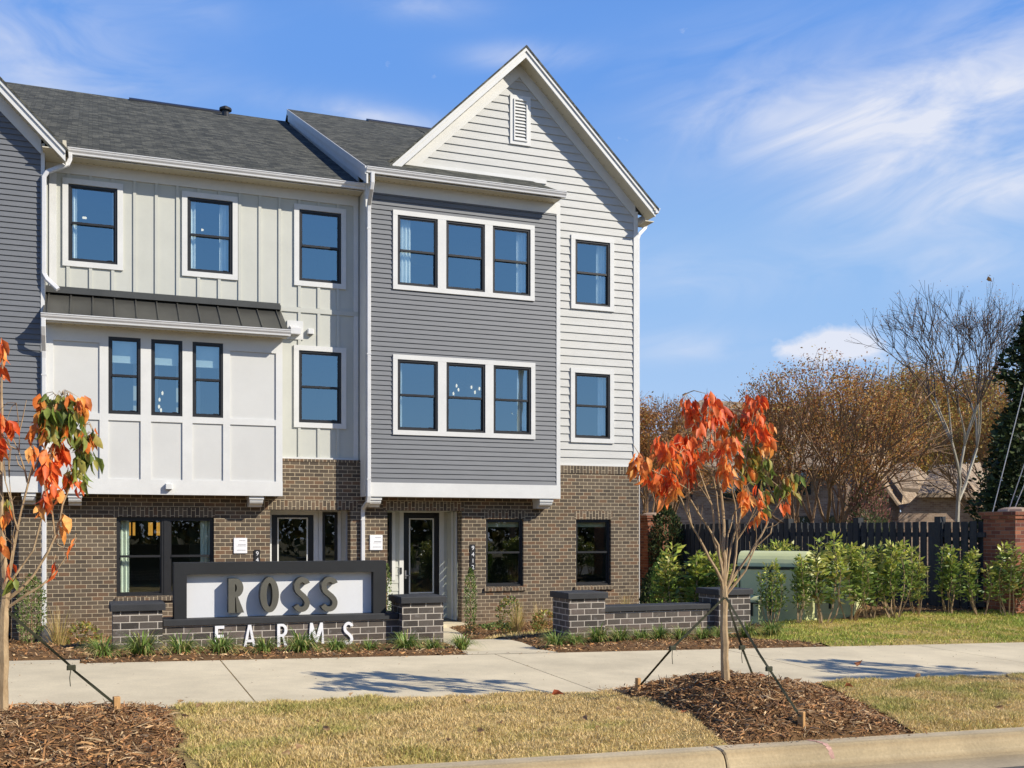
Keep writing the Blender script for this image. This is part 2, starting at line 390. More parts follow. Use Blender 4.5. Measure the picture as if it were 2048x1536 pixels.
# ---------------------------------------------------------------- building helpers
YB, YS, YG = 22.40, 22.50, 21.95          # brick face, siding face, projecting bay face
def wall_flat(mb, x0, x1, z0, z1, Y, holes=(), reveal=.1, rot=False):
    """vertical wall at depth Y with rectangular openings (hx0,hx1,hz0,hz1[,reveal]) and their reveals"""
    xs = sorted({x0, x1, *[min(max(h[i], x0), x1) for h in holes for i in (0, 1)]})
    zs = sorted({z0, z1, *[min(max(h[i], z0), z1) for h in holes for i in (2, 3)]})
    for a, b in zip(xs, xs[1:]):
        for c, d in zip(zs, zs[1:]):
            mx, mz = (a+b)/2, (c+d)/2
            if any(h[0] < mx < h[1] and h[2] < mz < h[3] for h in holes): continue
            mb.face([(a, Y, c), (b, Y, c), (b, Y, d), (a, Y, d)], rot=rot)
    for h in holes:
        a, b, c, d = h[:4]; r = h[4] if len(h) > 4 else reveal
        if r <= 0: continue
        mb.face([(a, Y, c), (a, Y, d), (a, Y+r, d), (a, Y+r, c)]); mb.face([(b, Y, c), (b, Y+r, c), (b, Y+r, d), (b, Y, d)])
        mb.face([(a, Y, d), (b, Y, d), (b, Y+r, d), (a, Y+r, d)]); mb.face([(a, Y, c), (a, Y+r, c), (b, Y+r, c), (b, Y, c)])
def lap(mb, x0, x1, z0, z1, Y, exp, holes=(), xr=None, th=.017):
    """clapboards: every course is a tilted board whose lower edge stands proud"""
    z = z0
    while z < z1-1e-4:
        zt = min(z+exp, z1); yb = lambda q, z=z: Y-th*(1-(q-z)/exp)
        cuts = sorted({z, zt, *[h[i] for h in holes for i in (2, 3) if z < h[i] < zt]})
        for za, zb in zip(cuts, cuts[1:]):
            mz = (za+zb)/2
            hs = sorted([(h[0], h[1]) for h in holes if h[2] < mz < h[3]])
            la, ra = (x0, x1) if xr is None else xr(za); lb, rb = (x0, x1) if xr is None else xr(zb)
            la, lb = max(la, x0), max(lb, x0); ra, rb = min(ra, x1), min(rb, x1)
            if ra-la < .01: continue
            segs = []; ca, cb = la, lb
            for h0, h1 in hs:
                segs.append((ca, cb, h0, h0)); ca = cb = h1
            segs.append((ca, cb, ra, rb))
            for a, b, c, d in segs:
                if c-a < .004: continue
                mb.face([(a, yb(za), za), (c, yb(za), za), (max(d, b), yb(zb), zb), (b, yb(zb), zb)])
                if za == z: mb.face([(a, Y, za), (c, Y, za), (c, Y-th, za), (a, Y-th, za)])
        z = zt
def frame_ring(mb, x0, x1, z0, z1, w, y0, y1):
    mb.box(x0, x1, y0, y1, z1-w, z1); mb.box(x0, x1, y0, y1, z0, z0+w)
    mb.box(x0, x0+w, y0, y1, z0+w, z1-w); mb.box(x1-w, x1, y0, y1, z0+w, z1-w)
def window(parent, x0, x1, z0, z1, Y, glass='glass', mid=.5, mat='black', fw=.045):
    """single-hung window: frame with two sashes, panes as sub-part"""
    m = MB(); zm = z0+(z1-z0)*mid
    frame_ring(m, x0, x1, z0, z1, fw, Y, Y+.085)
    frame_ring(m, x0+fw, x1-fw, zm-.02, z1-fw, .028, Y+.022, Y+.050)      # upper, outer sash
    frame_ring(m, x0+fw, x1-fw, z0+fw, zm+.022, .030, Y+.052, Y+.080)     # lower, inner sash
    m.box(x0+fw+.028, x1-fw-.028, Y+.012, Y+.050, zm-.018, zm+.026)       # meeting rail
    m.box(x1-fw-.14, x1-fw-.05, Y+.040, Y+.062, z0+fw+.024, z0+fw+.040)   # sash lift
    w = m.build('window', M[mat], parent)
    g = MB()
    g.face([(x0+fw+.026, Y+.036, zm+.02), (x1-fw-.026, Y+.036, zm+.02), (x1-fw-.026, Y+.036, z1-fw-.026), (x0+fw+.026, Y+.036, z1-fw-.026)])
    g.face([(x0+fw+.028, Y+.066, z0+fw+.028), (x1-fw-.028, Y+.066, z0+fw+.028), (x1-fw-.028, Y+.066, zm-.004), (x0+fw+.028, Y+.066, zm-.004)])
    g.build('glass', M[glass], w)
    return w
def trim_ring(parent, x0, x1, z0, z1, w, Y, th=.042, extra=(), wt=None):
    """flat white casing round an opening; sill drip below; extra = vertical mullion casings"""
    m = MB(); wt = wt or w
    m.box(x0-w, x1+w, Y-th, Y+.02, z1, z1+wt); m.box(x0-w, x1+w, Y-th, Y+.02, z0-wt, z0)
    m.box(x0-w, x0, Y-th+.002, Y+.02, z0, z1); m.box(x1, x1+w, Y-th+.002, Y+.02, z0, z1)
    for a, b in extra: m.box(a, b, Y-th+.002, Y+.02, z0, z1)
    return m.build('window_trim', M['white'], parent)
def plan_slab(mb, poly, zf, th=.05):
    """roof slab over a plan polygon, top surface z = zf(x,y)"""
    n = len(poly); A = [(x, y, zf(x, y)) for x, y in poly]; B = [(x, y, zf(x, y)-th) for x, y in poly]
    ar = sum(poly[i][0]*poly[(i+1) % n][1]-poly[(i+1) % n][0]*poly[i][1] for i in range(n))
    if ar < 0: A.reverse(); B.reverse()
    mb.face(A); mb.face(B[::-1])
    for i in range(n):
        j = (i+1) % n; mb.face((B[i], B[j], A[j], A[i]))
def gutter(parent, x0, x1, Y, z, name='gutter'):
    """K-style gutter along x: Y = back (fascia), z = top"""
    m = MB(); d, h = .125, .12
    prof = [(0, 0), (0, -h), (-d*.62, -h), (-d*.66, -h*.72), (-d*.86, -h*.45), (-d*.92, -h*.20), (-d, -h*.14), (-d, 0), (-d+.012, 0), (-d+.012, -h*.10), (-.012, -h*.10), (-.012, 0)]
    m.prism([(Y+p[0], z+p[1]) for p in prof], 'x', x0, x1)
    return m.build(name, M['alu'], parent)
def downspout(parent, pts, w=.085, d=.065):
    m = MB(); m.rtube(pts, w, d)
    # straps and joint collars
    for a, b in zip(pts, pts[1:]):
        L = abs(a[2]-b[2])
        if L > 2.:
            for k in (.06, .5, .94):
                z = a[2]+(b[2]-a[2])*k; m.box(a[0]-w/2-.004, a[0]+w/2+.004, a[1]-d/2-.004, a[1]+d/2+.03, z-.012, z+.012)
    return m.build('downspout', M['alu'], parent)
def soffit(parent, x0, x1, ya, yb, z, name='soffit'):
    """vented soffit boards under an eave; rows of small slots"""
    m = MB(); m.box(x0, x1, ya, yb, z, z+.02)
    o = m.build(name, M['soffit'], parent)
    k = MB(); x = x0+.06; ym = yb-.07
    while x < x1-.05:
        k.box(x, x+.03, ym, ym+.012, z-.002, z+.001); x += .118
    k.build('vent_slot', M['black'], o, kind='stuff'); return o
def bracket(parent, x0, x1, Y0, Y1, z1, h=.22):
    """white corbel under a bay: cap block and S-curved body"""
    m = MB(); m.box(x0-.012, x1+.012, Y0-.012, Y1, z1-.07, z1)
    prof = [(Y1, z1-.07), (Y0+.015, z1-.07), (Y0+.015, z1-.11), (Y0+.04, z1-.15), (Y0+.10, z1-.16), (Y0+.16, z1-.185), (Y0+.18, z1-h), (Y1, z1-h)]
    m.prism(prof, 'x', x0, x1); return m.build('bracket', M['white'], parent)
def soldier(mb, x0, x1, z0, z1, Y, th=.004):
    mb.box(x0, x1, Y-th, Y+.03, z0, z1, rot=True, skip='b')
def sill(mb, x0, x1, z1, Y):
    """sloped rowlock sill"""
    pr = [(Y+.10, z1), (Y-.055, z1-.03), (Y-.055, z1-.095), (Y+.0, z1-.105), (Y+.10, z1-.105)]
    a = x0; 
    P0 = [(a, y, z) for y, z in pr]; P1 = [(x1, y, z) for y, z in pr]
    for i in range(4):
        j = i+1; q = (P0[i], P1[i], P1[j], P0[j]); mb.face(q, uv=[(i*.1, x0), (i*.1, x1), ((i+1)*.1, x1), ((i+1)*.1, x0)])
    mb.face(P0); mb.face(P1[::-1])
def rake(parent, xa, za, xb, zb, Yf, Yw, h=.24):
    """barge board with upper trim strip on a slope from (xa,za) low to (xb,zb) high; tops at the roof line"""
    m = MB()
    m.prism([(xa, za-h), (xb, zb-h), (xb, zb-.012), (xa, za-.012)], 'y', Yf, Yf+.035)
    m.prism([(xa, za-h*.42), (xb, zb-h*.42), (xb, zb-.006), (xa, za-.006)], 'y', Yf-.028, Yf-.0005)
    o = m.build('rake_board', M['white'], parent)
    s = MB(); s.prism([(xa, za-h+.02), (xb, zb-h+.02), (xb, zb-h+.04), (xa, za-h+.04)], 'y', Yf+.036, Yw-.001)
    so = s.build('rake_soffit', M['soffit'], parent)
    k = MB(); n = int(abs(xb-xa)/.13)
    for i in range(1, n):
        f = i/n; x = xa+(xb-xa)*f; z = za+(zb-za)*f-h+.02
        k.box(x-.012, x+.012, Yw-.085, Yw-.07, z-.004, z+.002)
    k.build('vent_slot', M['black'], so, kind='stuff')
    return o
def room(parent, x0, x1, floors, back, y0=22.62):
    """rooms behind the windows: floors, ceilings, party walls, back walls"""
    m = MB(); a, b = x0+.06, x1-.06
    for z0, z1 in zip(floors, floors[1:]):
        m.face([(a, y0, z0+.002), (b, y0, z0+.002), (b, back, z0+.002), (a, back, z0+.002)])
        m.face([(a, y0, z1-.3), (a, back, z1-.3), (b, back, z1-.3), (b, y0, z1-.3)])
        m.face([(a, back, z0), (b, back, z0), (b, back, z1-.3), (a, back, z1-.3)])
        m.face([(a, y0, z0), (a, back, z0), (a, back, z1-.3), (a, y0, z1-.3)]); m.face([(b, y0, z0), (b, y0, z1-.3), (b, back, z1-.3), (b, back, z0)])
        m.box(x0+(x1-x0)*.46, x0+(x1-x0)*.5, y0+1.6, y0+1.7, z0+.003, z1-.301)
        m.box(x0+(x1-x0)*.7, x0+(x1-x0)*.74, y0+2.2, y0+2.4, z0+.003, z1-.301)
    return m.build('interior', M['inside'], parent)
def vent_box(parent, x, z, Y, s=.10, name='wall_light'):
    """small white box light with dark lens below"""
    m = MB(); m.bevbox(x-s/2, x+s/2, Y-.11, Y, z-s*.42, z+s*.42, .012)
    o = m.build(name, M['white'], parent)
    k = MB(); k.box(x-s*.34, x+s*.34, Y-.09, Y-.03, z-s*.55, z-s*.42); k.build('lens', M['inkgrey'], o); return o

# ================================================================= 1. the middle townhouse
mid = thing('townhouse', 'middle townhouse with white panelled bay under a dark metal roof and a double brick-floor window', 'townhouse', (2.2, 22.4, -2.13), 'townhouses in the row')
XL, XM, XR = -.87, 5.33, 12.13
# brick ground floor
mb = MB()
W0 = (.445, 2.314, -1.309, .269, .10); D0 = (3.446, 5.146, -2.6, .438, .30)
wall_flat(mb, XL, XM, -2.9, 1.505, YB, [W0, D0])
mb.face([(XL, YB, 1.505), (XM, YB, 1.505), (XM, YS, 1.525), (XL, YS, 1.525)])
soldier(mb, W0[0]-.06, W0[1]+.02, .269, .462, YB); soldier(mb, 3.25, 5.30, .438, .632, YB)
mb.box(3.62, XM, YB-.012, YB+.02, 1.455, 1.507, rot=True, skip='b')
sill(mb, W0[0]-.02, W0[1]+.02, -1.309, YB)
mb.build('brick_wall', M['brick'], mid)
# board-and-batten upper wall
W = [(-.437, .465, 5.28, 6.79), (1.797, 2.694, 5.28, 6.79), (4.062, 4.960, 5.28, 6.79), (4.056, 4.964, 2.285, 3.81)]
mb = MB(); wall_flat(mb, XL, XM+.06, 1.53, 7.20, YS, W+[(-.75, 3.55, 1.6, 3.9, 0.)], .02)
def bat(x, z0, z1, w=.06): mb.box(x-w/2, x+w/2, YS-.027, YS+.01, z0, z1, skip='b')
tw = .105
bx = -.50
bats = [-.44+.41*i for i in range(15)]
for x in bats:
    segs = [(1.55, 4.61), (4.72, 6.985)]
    for w in W:
        if w[0]-tw-.03 < x < w[1]+tw+.03:
            ns = []
            for a, b in segs:
                lo, hi = w[2]-tw, w[3]+tw
                if hi <= a or lo >= b: ns.append((a, b)); continue
                if a < lo: ns.append((a, lo))
                if b > hi: ns.append((hi, b))
            segs = ns
    for a, b in segs:
        if b-a > .03: bat(x, a, b)
mb.box(3.63, XM, YS-.029, YS+.01, 4.612, 4.715, skip='b')
mb.build('siding_wall', M['bb'], mid)
mb = MB()
mb.box(XL-.0, XM, YS-.034, YS+.01, 6.985, 7.21); mb.box(XM-.10, XM, YS-.028, YS+.01, 1.55, 6.985); mb.box(XL+.09, XL+.22, YS-.026, YS+.01, 4.7, 6.985)
mb.box(3.62, XM, YS-.05, YS+.01, 1.508, 1.548)
mb.build('wall_trim', M['white'], mid)
for w in W:
    window(mid, *w, YS-.012); trim_ring(mid, *w, tw, YS)
# ground floor double window
xm = (W0[0]+W0[1])/2
for a, b in ((W0[0], xm-.035), (xm+.035, W0[1])): window(mid, a, b, W0[2]+.0, W0[3], YB+.075, 'glasslow', .5)
m = MB(); m.box(xm-.035, xm+.035, YB+.062, YB+.16, W0[2], W0[3]); m.build('mullion', M['black'], mid)
# entry recess
yd = 23.2
m = MB(); x0, x1 = D0[0], D0[1]
wall_flat(m, x0, x1, -2.6, .45, yd, [(3.60, 4.50, -2.03, .40), (4.70, 5.03, -1.6, .40)], .05)
m.box(x0-.0, x0+.03, YB+.301, yd, -2.6, .44); m.box(x1-.03, x1, YB+.301, yd, -2.6, .44)
m.face([(x0, YB+.3, .436), (x1, YB+.3, .436), (x1, yd, .436), (x0, yd, .436)])
m.build('entry_wall', M['lapwhite'], mid)
def door(parent, x0, x1, z0, z1, Y, litw):
    m = MB(); frame_ring(m, x0, x1, z0, z1, litw, Y, Y+.045); d = m.build('front_door', M['blackdoor'], parent)
    f = MB(); frame_ring(f, x0+litw-.005, x1-litw+.005, z0+litw+.45, z1-litw+.005, .028, Y-.014, Y+.02); f.build('glazing_bead', M['white'], d)
    f = MB(); f.box(x0+litw, x1-litw, Y+.004, Y+.04, z0+litw, z0+litw+.452); f.build('bottom_panel', M['blackdoor'], d)
    g = MB(); g.face([(x0+litw+.02, Y+.008, z0+litw+.47), (x1-litw-.02, Y+.008, z0+litw+.47), (x1-litw-.02, Y+.008, z1-litw-.02), (x0+litw+.02, Y+.008, z1-litw-.02)]); g.build('glass', M['glasslow'], d)
    h = MB(); h.box(x0+.03, x0+.075, Y-.03, Y-.001, z0+.93, z0+1.12); h.tube([(x0+.05, Y-.05, z0+1.0), (x0+.16, Y-.055, z0+1.0)], .011, 8)
    h.build('handle', M['inkgrey'], d); return d
door(mid, 3.60, 4.50, -2.03, .40, yd-.01, .125)
m = MB(); frame_ring(m, 3.50, 4.60, -2.03, .436, .095, yd-.035, yd-.002); m.box(5.04, 5.11, yd-.03, yd-.001, -2.03, .43); m.box(4.61, 4.695, yd-.03, yd-.001, -2.03, .43)
m.build('door_frame', M['white'], mid)
window(mid, 4.70, 5.03, -1.6, .40, yd-.02, 'glasslow', .0, fw=.03)
# projecting white bay
A = [(.289, .878, 2.26, 3.755), (1.072, 1.66, 2.26, 3.755), (1.851, 2.442, 2.26, 3.755)]
bx0, bx1, bz0, bz1 = -.82, 3.622, .715, 3.95
mb = MB(); wall_flat(mb, bx0, bx1, bz0, bz1, YG, A, .02)
mb.face([(bx0, YG, bz0), (bx0, YG, bz1), (bx0, YS, bz1), (bx0, YS, bz0)]); mb.face([(bx1, YG, bz0), (bx1, YS, bz0), (bx1, YS, bz1), (bx1, YG, bz1)])
mb.face([(bx0, YG, bz0), (bx0, YB-.001, bz0), (bx1, YB-.001, bz0), (bx1, YG, bz0)])
mb.build('bay_wall', M['whitepanel'], mid)
mb = MB(); t = .03
mb.box(bx0-.004, bx1+.004, YG-t, YG+.004, bz0-.01, 1.0); mb.box(bx0, bx1, YG-t, YG+.004, 3.755, 3.94)
vs = [(bx0, bx0+.13), (.13, .289), (.878, 1.072), (1.66, 1.851), (2.442, 2.58), (3.49, bx1)]
for a, b in vs: mb.box(a, b, YG-t, YG+.004, 1.0, 3.755)
hz = [(vs[i][1], vs[i+1][0]) for i in range(5)]
for i, (a, b) in enumerate(hz):
    mb.box(a, b, YG-t+.001, YG+.004, 2.135, 2.26)
    if i in (0, 4): mb.box(a, b, YG-t+.001, YG+.004, 3.62, 3.755)
mb.build('bay_trim', M['white'], mid)
for w in A: window(mid, *w, YG-.016)
bracket(mid, PX(136.7, YG), PX(163, YG), YG+.03, YB, bz0-.01); bracket(mid, PX(500, YG), PX(527, YG), YG+.03, YB, bz0-.01)
# metal roof over the bay
mx0, mx1 = -.86, 3.69; e0 = (21.60, 4.06); e1 = (YS-.02, 4.63)
mb = MB()
A0, B0 = (mx0, *e0), (mx1, *e0); A1, B1 = (mx0+.0, *e1), (mx1-.02, *e1)
mb.face([A0, B0, B1, A1]); mb.face([B0, (mx1, YS-.02, e0[1]), B1]); mb.face([A0, A1, (mx0, YS-.02, e0[1])])
x = mx0+.18
nse = 11; stp = (mx1-mx0-.2)/nse
for i in range(nse+1):
    x = mx0+.08+i*stp
    sx = x-.012
    mb.face([(sx, e0[0], e0[1]+.035), (sx+.024, e0[0], e0[1]+.035), (sx+.024, e1[0], e1[1]+.035), (sx, e1[0], e1[1]+.035)])
    mb.face([(sx, e0[0], e0[1]), (sx, e0[0], e0[1]+.035), (sx, e1[0], e1[1]+.035), (sx, e1[0], e1[1])]); mb.face([(sx+.024, e0[0], e0[1]), (sx+.024, e1[0], e1[1]), (sx+.024, e1[0], e1[1]+.035), (sx+.024, e0[0], e0[1]+.035)])
    mb.face([(sx, e0[0], e0[1]), (sx+.024, e0[0], e0[1]), (sx+.024, e0[0], e0[1]+.035), (sx, e0[0], e0[1]+.035)])
mb.box(mx0+.02, mx1-.03, YS-.16, YS-.02, e1[1]-.02, e1[1]+.07); mb.box(mx0+.02, mx1-.03, YS-.055, YS-.021, e1[1]+.07, e1[1]+.13)
mb.box(mx0, mx1, e0[0]-.03, e0[0]+.01, e0[1]-.04, e0[1]+.006)
mb.build('metal_roof', M['metalroof'], mid)
gutter(mid, mx0-.03, mx1+.03, 21.60, 4.045); soffit(mid, mx0, mx1, 21.602, YG-.023, 3.925)
m = MB(); m.box(mx0, mx1, 21.602, 21.62, 3.90, 4.045); m.build('fascia', M['white'], mid)
# main eave, roof
gutter(mid, -.44, 5.40, 22.06, 7.33); soffit(mid, XL, XM+.02, 22.062, YS-.025, 7.20)
m = MB(); m.box(XL, XM+.06, 22.062, 22.085, 7.19, 7.36); m.build('fascia', M['white'], mid)
zL = lambda x, y: 7.36+.5*(y-22.05)
mb = MB(); plan_slab(mb, [(XL-.4, 22.02), (5.26, 22.02), (5.26, 31.3), (XL-.4, 31.3)], zL)
plan_slab(mb, [(XL-.4, 31.3), (5.26, 31.3), (5.26, 40), (XL-.4, 40)], lambda x, y: zL(0, 31.3)-.5*(y-31.3))
rf = mb.build('roof', M['shingle'], mid)
mb = MB(); rx0, rx1 = P(258, 203, 31.3)[0], P(447, 226, 31.3)[0]
mb.prism([(31.0, zL(0, 31.0)+.004), (31.0, zL(0, 31.0)+.05), (31.3, zL(0, 31.3)+.05), (31.6, zL(0, 31.0)+.05), (31.6, zL(0, 31.0)+.004)], 'x', rx0, rx1)
mb.build('ridge_vent', M['black'], rf)
vx, vy, vz = P(451, 224, 30.6); vz = zL(0, 30.6)
mb = MB(); mb.tube([(vx, 30.6, vz-.05), (vx, 30.6, vz+.16)], .10, 10); mb.tube([(vx, 30.6, vz+.14), (vx, 30.6, vz+.20), (vx, 30.6, vz+.26)], [.17, .17, .06], 12)
mb.build('roof_vent', M['black'], rf)
# downspouts
dsx = PX(88, YG-.06)
downspout(mid, [(-.40, 21.99, 7.22), (-.40, 21.99, 7.10), (-.44, 21.97, 7.0), (dsx+.06, YG-.08, 6.78), (dsx, YG-.08, 6.68), (dsx, YG-.08, 4.86), (dsx+.06, YG-.12, 4.74), (dsx+.25, YG-.20, 4.55)])
downspout(mid, [(dsx-.0, 21.54, 3.95), (dsx-.0, 21.54, 3.80), (dsx, 21.62, 3.66), (dsx, YG-.10, 3.40), (dsx, YG-.075, 3.26), (dsx, YG-.075, -2.05)])
mb = MB(); mb.box(0, .001, 0, .001, 0, .001)
# dryer hood and lamp boxes
m = MB(); hx0, hx1 = PX(574, YS), PX(606, YS); zc = P(590, 662, YS)[2]
m.box(hx0, hx1, YS-.03, YS, zc-.18, zc+.21); v = m.build('vent_plate', M['white'], mid)
m = MB(); m.prism([(YS-.031, zc+.10), (YS-.19, zc+.03), (YS-.19, zc-.09), (YS-.031, zc-.09)], 'x', hx0+.05, hx1-.08); m.build('vent_hood', M['alu'], v)
vent_box(mid, PX(620, YS), P(620, 664, YS)[2], YS, .13); vent_box(mid, PX(337, YG), P(337, 973, YG)[2], YG-.02, .13)
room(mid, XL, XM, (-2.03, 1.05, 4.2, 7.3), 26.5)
# party end of structure
m = MB(); m.box(XL-.02, XL, YS+.2, 40, -2.9, 7.0); m.box(XL, XM, 39.9, 40, -2.9, 7.0); m.build('rear_wall', M['bb'], mid)

# ================================================================= 2. the right townhouse
rt = thing('townhouse', 'right end townhouse with steep front gable, mid-grey clapboard bay and house number 9412', 'townhouse', (8.8, 22.4, -2.13), 'townhouses in the row')
mb = MB()
D1 = (5.957, 7.664, -2.6, .438, .30); Wa = (8.239, 9.151, -1.267, .262, .10); Wb = (10.472, 11.382, -1.286, .262, .10)
wall_flat(mb, XM, XR, -2.9, 1.505, YB, [D1, Wa, Wb])
mb.face([(XM, YB, 1.505), (XR, YB, 1.505), (XR, YS, 1.525), (XM, YS, 1.525)])
mb.face([(XR, YB, -2.9), (XR, 40, -2.9), (XR, 40, 1.505), (XR, YB, 1.505)])
soldier(mb, 5.86, 7.72, .438, .640, YB)
soldier(mb, 8.20, 9.19, .262, .455, YB); soldier(mb, 10.43, 11.42, .262, .455, YB)
mb.box(9.85, XR+.002, YB-.014, YB+.02, 1.335, 1.508, rot=True, skip='b')
sill(mb, 8.19, 9.20, -1.267, YB); sill(mb, 10.42, 11.43, -1.286, YB)
mb.build('brick_wall', M['brick'], rt)
for w in (Wa, Wb): window(rt, *w[:4], YB+.06, 'glasslow', .5)
# lap sided wall and gable (one wall), right of and above the bay
AX, AZ, GS = 9.07, 10.88, .975                          # gable ridge: x, z, slope
def xr(z):
    if z < 7.45: return (9.80, 12.05)
    hw = (AZ-.22-z)/GS; return (max(AX-hw, 5.4), min(AX+hw, 12.05))
Wr = [(10.482, 11.388, 5.285, 6.80), (10.472, 11.388, 2.165, 3.69)]
mb = MB(); lap(mb, 5.4, 12.05, 1.53, 10.62, YS, .182, Wr, xr, .026)
mb.face([(XR-.02, YS, 1.5), (XR-.02, 40, 1.5), (XR-.02, 40, 7.7), (XR-.02, YS, 7.7)])
mb.build('siding_wall', M['lapwhite'], rt)
for w in Wr: window(rt, *w, YS-.02); trim_ring(rt, *w, .105, YS, .05)
mb = MB()
mb.box(12.02, XR, YS-.04, YS+.08, 1.53, 7.62); mb.box(9.80, 12.02, YS-.036, YS+.01, 1.508, 1.56); mb.box(9.80, 9.86, YS-.03, YS+.01, 1.56, 7.4)
# frieze boards under both rakes
for s in (-1, 1):
    xa = AX+s*3.02; za = AZ-GS*3.02
    pl = [(xa, za-.52), (AX, AZ-.52), (AX, AZ-.22), (xa, za-.22)]
    if s > 0: pl = [(AX, AZ-.52), (xa-.03, za-.49), (xa-.03, za-.19), (AX, AZ-.22)]
    mb.prism(pl, 'y', YS-.045, YS+.02)
mb.box(6.35, 9.75, YS-.044, YS+.01, 8.0, 8.09)
mb.build('wall_trim', M['white'], rt)
rake(rt, 5.97, AZ-GS*3.10, AX, AZ, 22.05, YS-.046); rake(rt, 12.38, AZ-GS*3.31, AX, AZ, 22.05, YS-.046)
# gable vent
vx0, vx1 = PX(1019, YS), PX(1060, YS); vz0, vz1 = P(1040, 291, YS)[2], P(1040, 193, YS)[2]
m = MB(); frame_ring(m, vx0, vx1, vz0, vz1, .085, YS-.045, YS+.01); frame_ring(m, vx0+.085, vx1-.085, vz0+.085, vz1-.085, .03, YS-.07, YS-.02)
gv = m.build('gable_vent', M['white'], rt)
m = MB(); n = 12; zz0, zz1 = vz0+.115, vz1-.115
for i in range(n):
    z = zz0+(zz1-zz0)*i/n; dz = (zz1-zz0)/n
    m.face([(vx0+.115, YS-.062, z), (vx1-.115, YS-.062, z), (vx1-.115, YS-.02, z+dz*1.05), (vx0+.115, YS-.02, z+dz*1.05)])
m.face([(vx0+.1, YS-.018, zz0), (vx1-.1, YS-.018, zz0), (vx1-.1, YS-.018, zz1), (vx0+.1, YS-.018, zz1)])
m.build('louvre', M['white'], gv)
# grey bay
gx0, gx1, gz0, gz1 = 5.37, 9.855, .725, 7.42
T = [(6.053, 6.950, 5.245, 6.735), (7.14, 8.035, 5.245, 6.735), (8.219, 9.122, 5.245, 6.735), (6.053, 6.953, 2.145, 3.655), (7.145, 8.045, 2.145, 3.655), (8.237, 9.138, 2.145, 3.655)]
mb = MB(); lap(mb, gx0+.06, 9.765, 1.02, gz1, YG, .1035, T, None, .022)
mb.face([(gx0, YG, gz0), (gx0, YG, gz1), (gx0, YS, gz1), (gx0, YS, gz0)]); mb.face([(gx1, YG, gz0), (gx1, YS, gz0), (gx1, YS, gz1), (gx1, YG, gz1)])
mb.face([(gx0, YG, gz0+.002), (gx0, YB-.001, gz0+.002), (gx1, YB-.001, gz0+.002), (gx1, YG, gz0+.002)])
mb.build('bay_wall', M['lapgrey'], rt)
mb = MB()
mb.box(gx0-.012, gx1+.006, YG-.03, YB-.002, gz0-.004, 1.02); mb.box(gx0-.008, gx0+.085, YG-.026, YG+.05, 1.02, gz1); mb.box(gx0-.010, gx0-.0, YG+.05, YS-.04, 1.02, gz1)
mb.box(9.765, gx1+.004, YG-.026, YG+.05, 1.02, gz1)
mb.box(gx0+.085, 9.765, YG-.028, YG+.0, 7.16, 7.42)
mb.build('bay_trim', M['white'], rt)
for i in (0, 3):
    a, b, c = T[i:i+3]
    trim_ring(rt, a[0], c[1], a[2], a[3], .10, YG, .045, [(a[1], b[0]), (b[1], c[0])])
    for w in (a, b, c): window(rt, *w, YG-.018)
bracket(rt, PX(741, YG), PX(763, YG), YG+.02, YB, gz0-.004); bracket(rt, PX(1081, YG), PX(1106, YG), YG+.02, YB, gz0-.004)
# bay eave
gutter(rt, 5.27, 9.80, 21.56, 7.53); soffit(rt, 5.30, 9.72, 21.562, YG-.029, 7.395)
m = MB(); m.box(5.30, 9.72, 21.562, 21.585, 7.385, 7.54); m.box(9.70, 9.72, 21.585, YS-.05, 7.385, 7.58); m.build('fascia', M['white'], rt)
zR = lambda x, y: 7.55+.4929*(y-21.5)
mb = MB(); YR = 31.
plan_slab(mb, [(5.27, 21.5), (9.62, 21.5), (9.40, YS-.05), (6.0, YS-.05), (6.0, 22.6), (8.9, 28.2), (AX, YR), (5.27, YR)], zR)
plan_slab(mb, [(5.27, YR), (XR+.2, YR), (XR+.2, 40), (5.27, 40)], lambda x, y: zR(0, YR)-.49*(y-YR))
plan_slab(mb, [(AX, 28.4), (12.36, 22.6), (12.36, YR), (AX, YR)], zR)
rf = mb.build('roof', M['shingle'], rt)
mb = MB()
plan_slab(mb, [(5.90, 22.01), (AX, 22.01), (AX, 28.5), (5.90, 22.4)], lambda x, y: AZ+.03-GS*(AX-x), .055)
plan_slab(mb, [(AX, 22.01), (12.46, 22.01), (12.46, 22.6), (AX, 28.5)], lambda x, y: AZ+.03-GS*(x-AX), .055)
mb.build('gable_roof', M['shingle'], rt)
mb = MB(); mb.prism([(30.75, zR(0, 30.75)+.004), (30.75, zR(0, 30.75)+.05), (31.0, zR(0, 31.0)+.06), (31.25, zR(0, 30.75)+.05), (31.25, zR(0, 30.75)+.004)], 'x', P(733, 246, 31)[0], P(862, 262, 31)[0]+1.)
mb.build('ridge_vent', M['black'], rf)
# stepped side of the higher roof over the neighbour roof
mb = MB(); c0, c1 = (21.5, zR(0, 21.5)), (YR, zR(0, YR))
mb.prism([(c0[0], c0[1]-.36), (c1[0], c1[1]-.36), (c1[0], c1[1]-.012), (c0[0], c0[1]-.012)], 'x', 5.275, 5.31)
mb.prism([(c0[0]-.002, c0[1]-.17), (c1[0], c1[1]-.17), (c1[0], c1[1]-.006), (c0[0]-.002, c0[1]-.006)], 'x', 5.245, 5.2745)
mb.prism([(YS, 7.2), (YR, zR(0, YR)-.9), (YR, zR(0, YR)-.36), (YS, zR(0, YS)-.3)], 'x', 5.33, 5.36)
mb.build('verge_board', M['white'], rt)
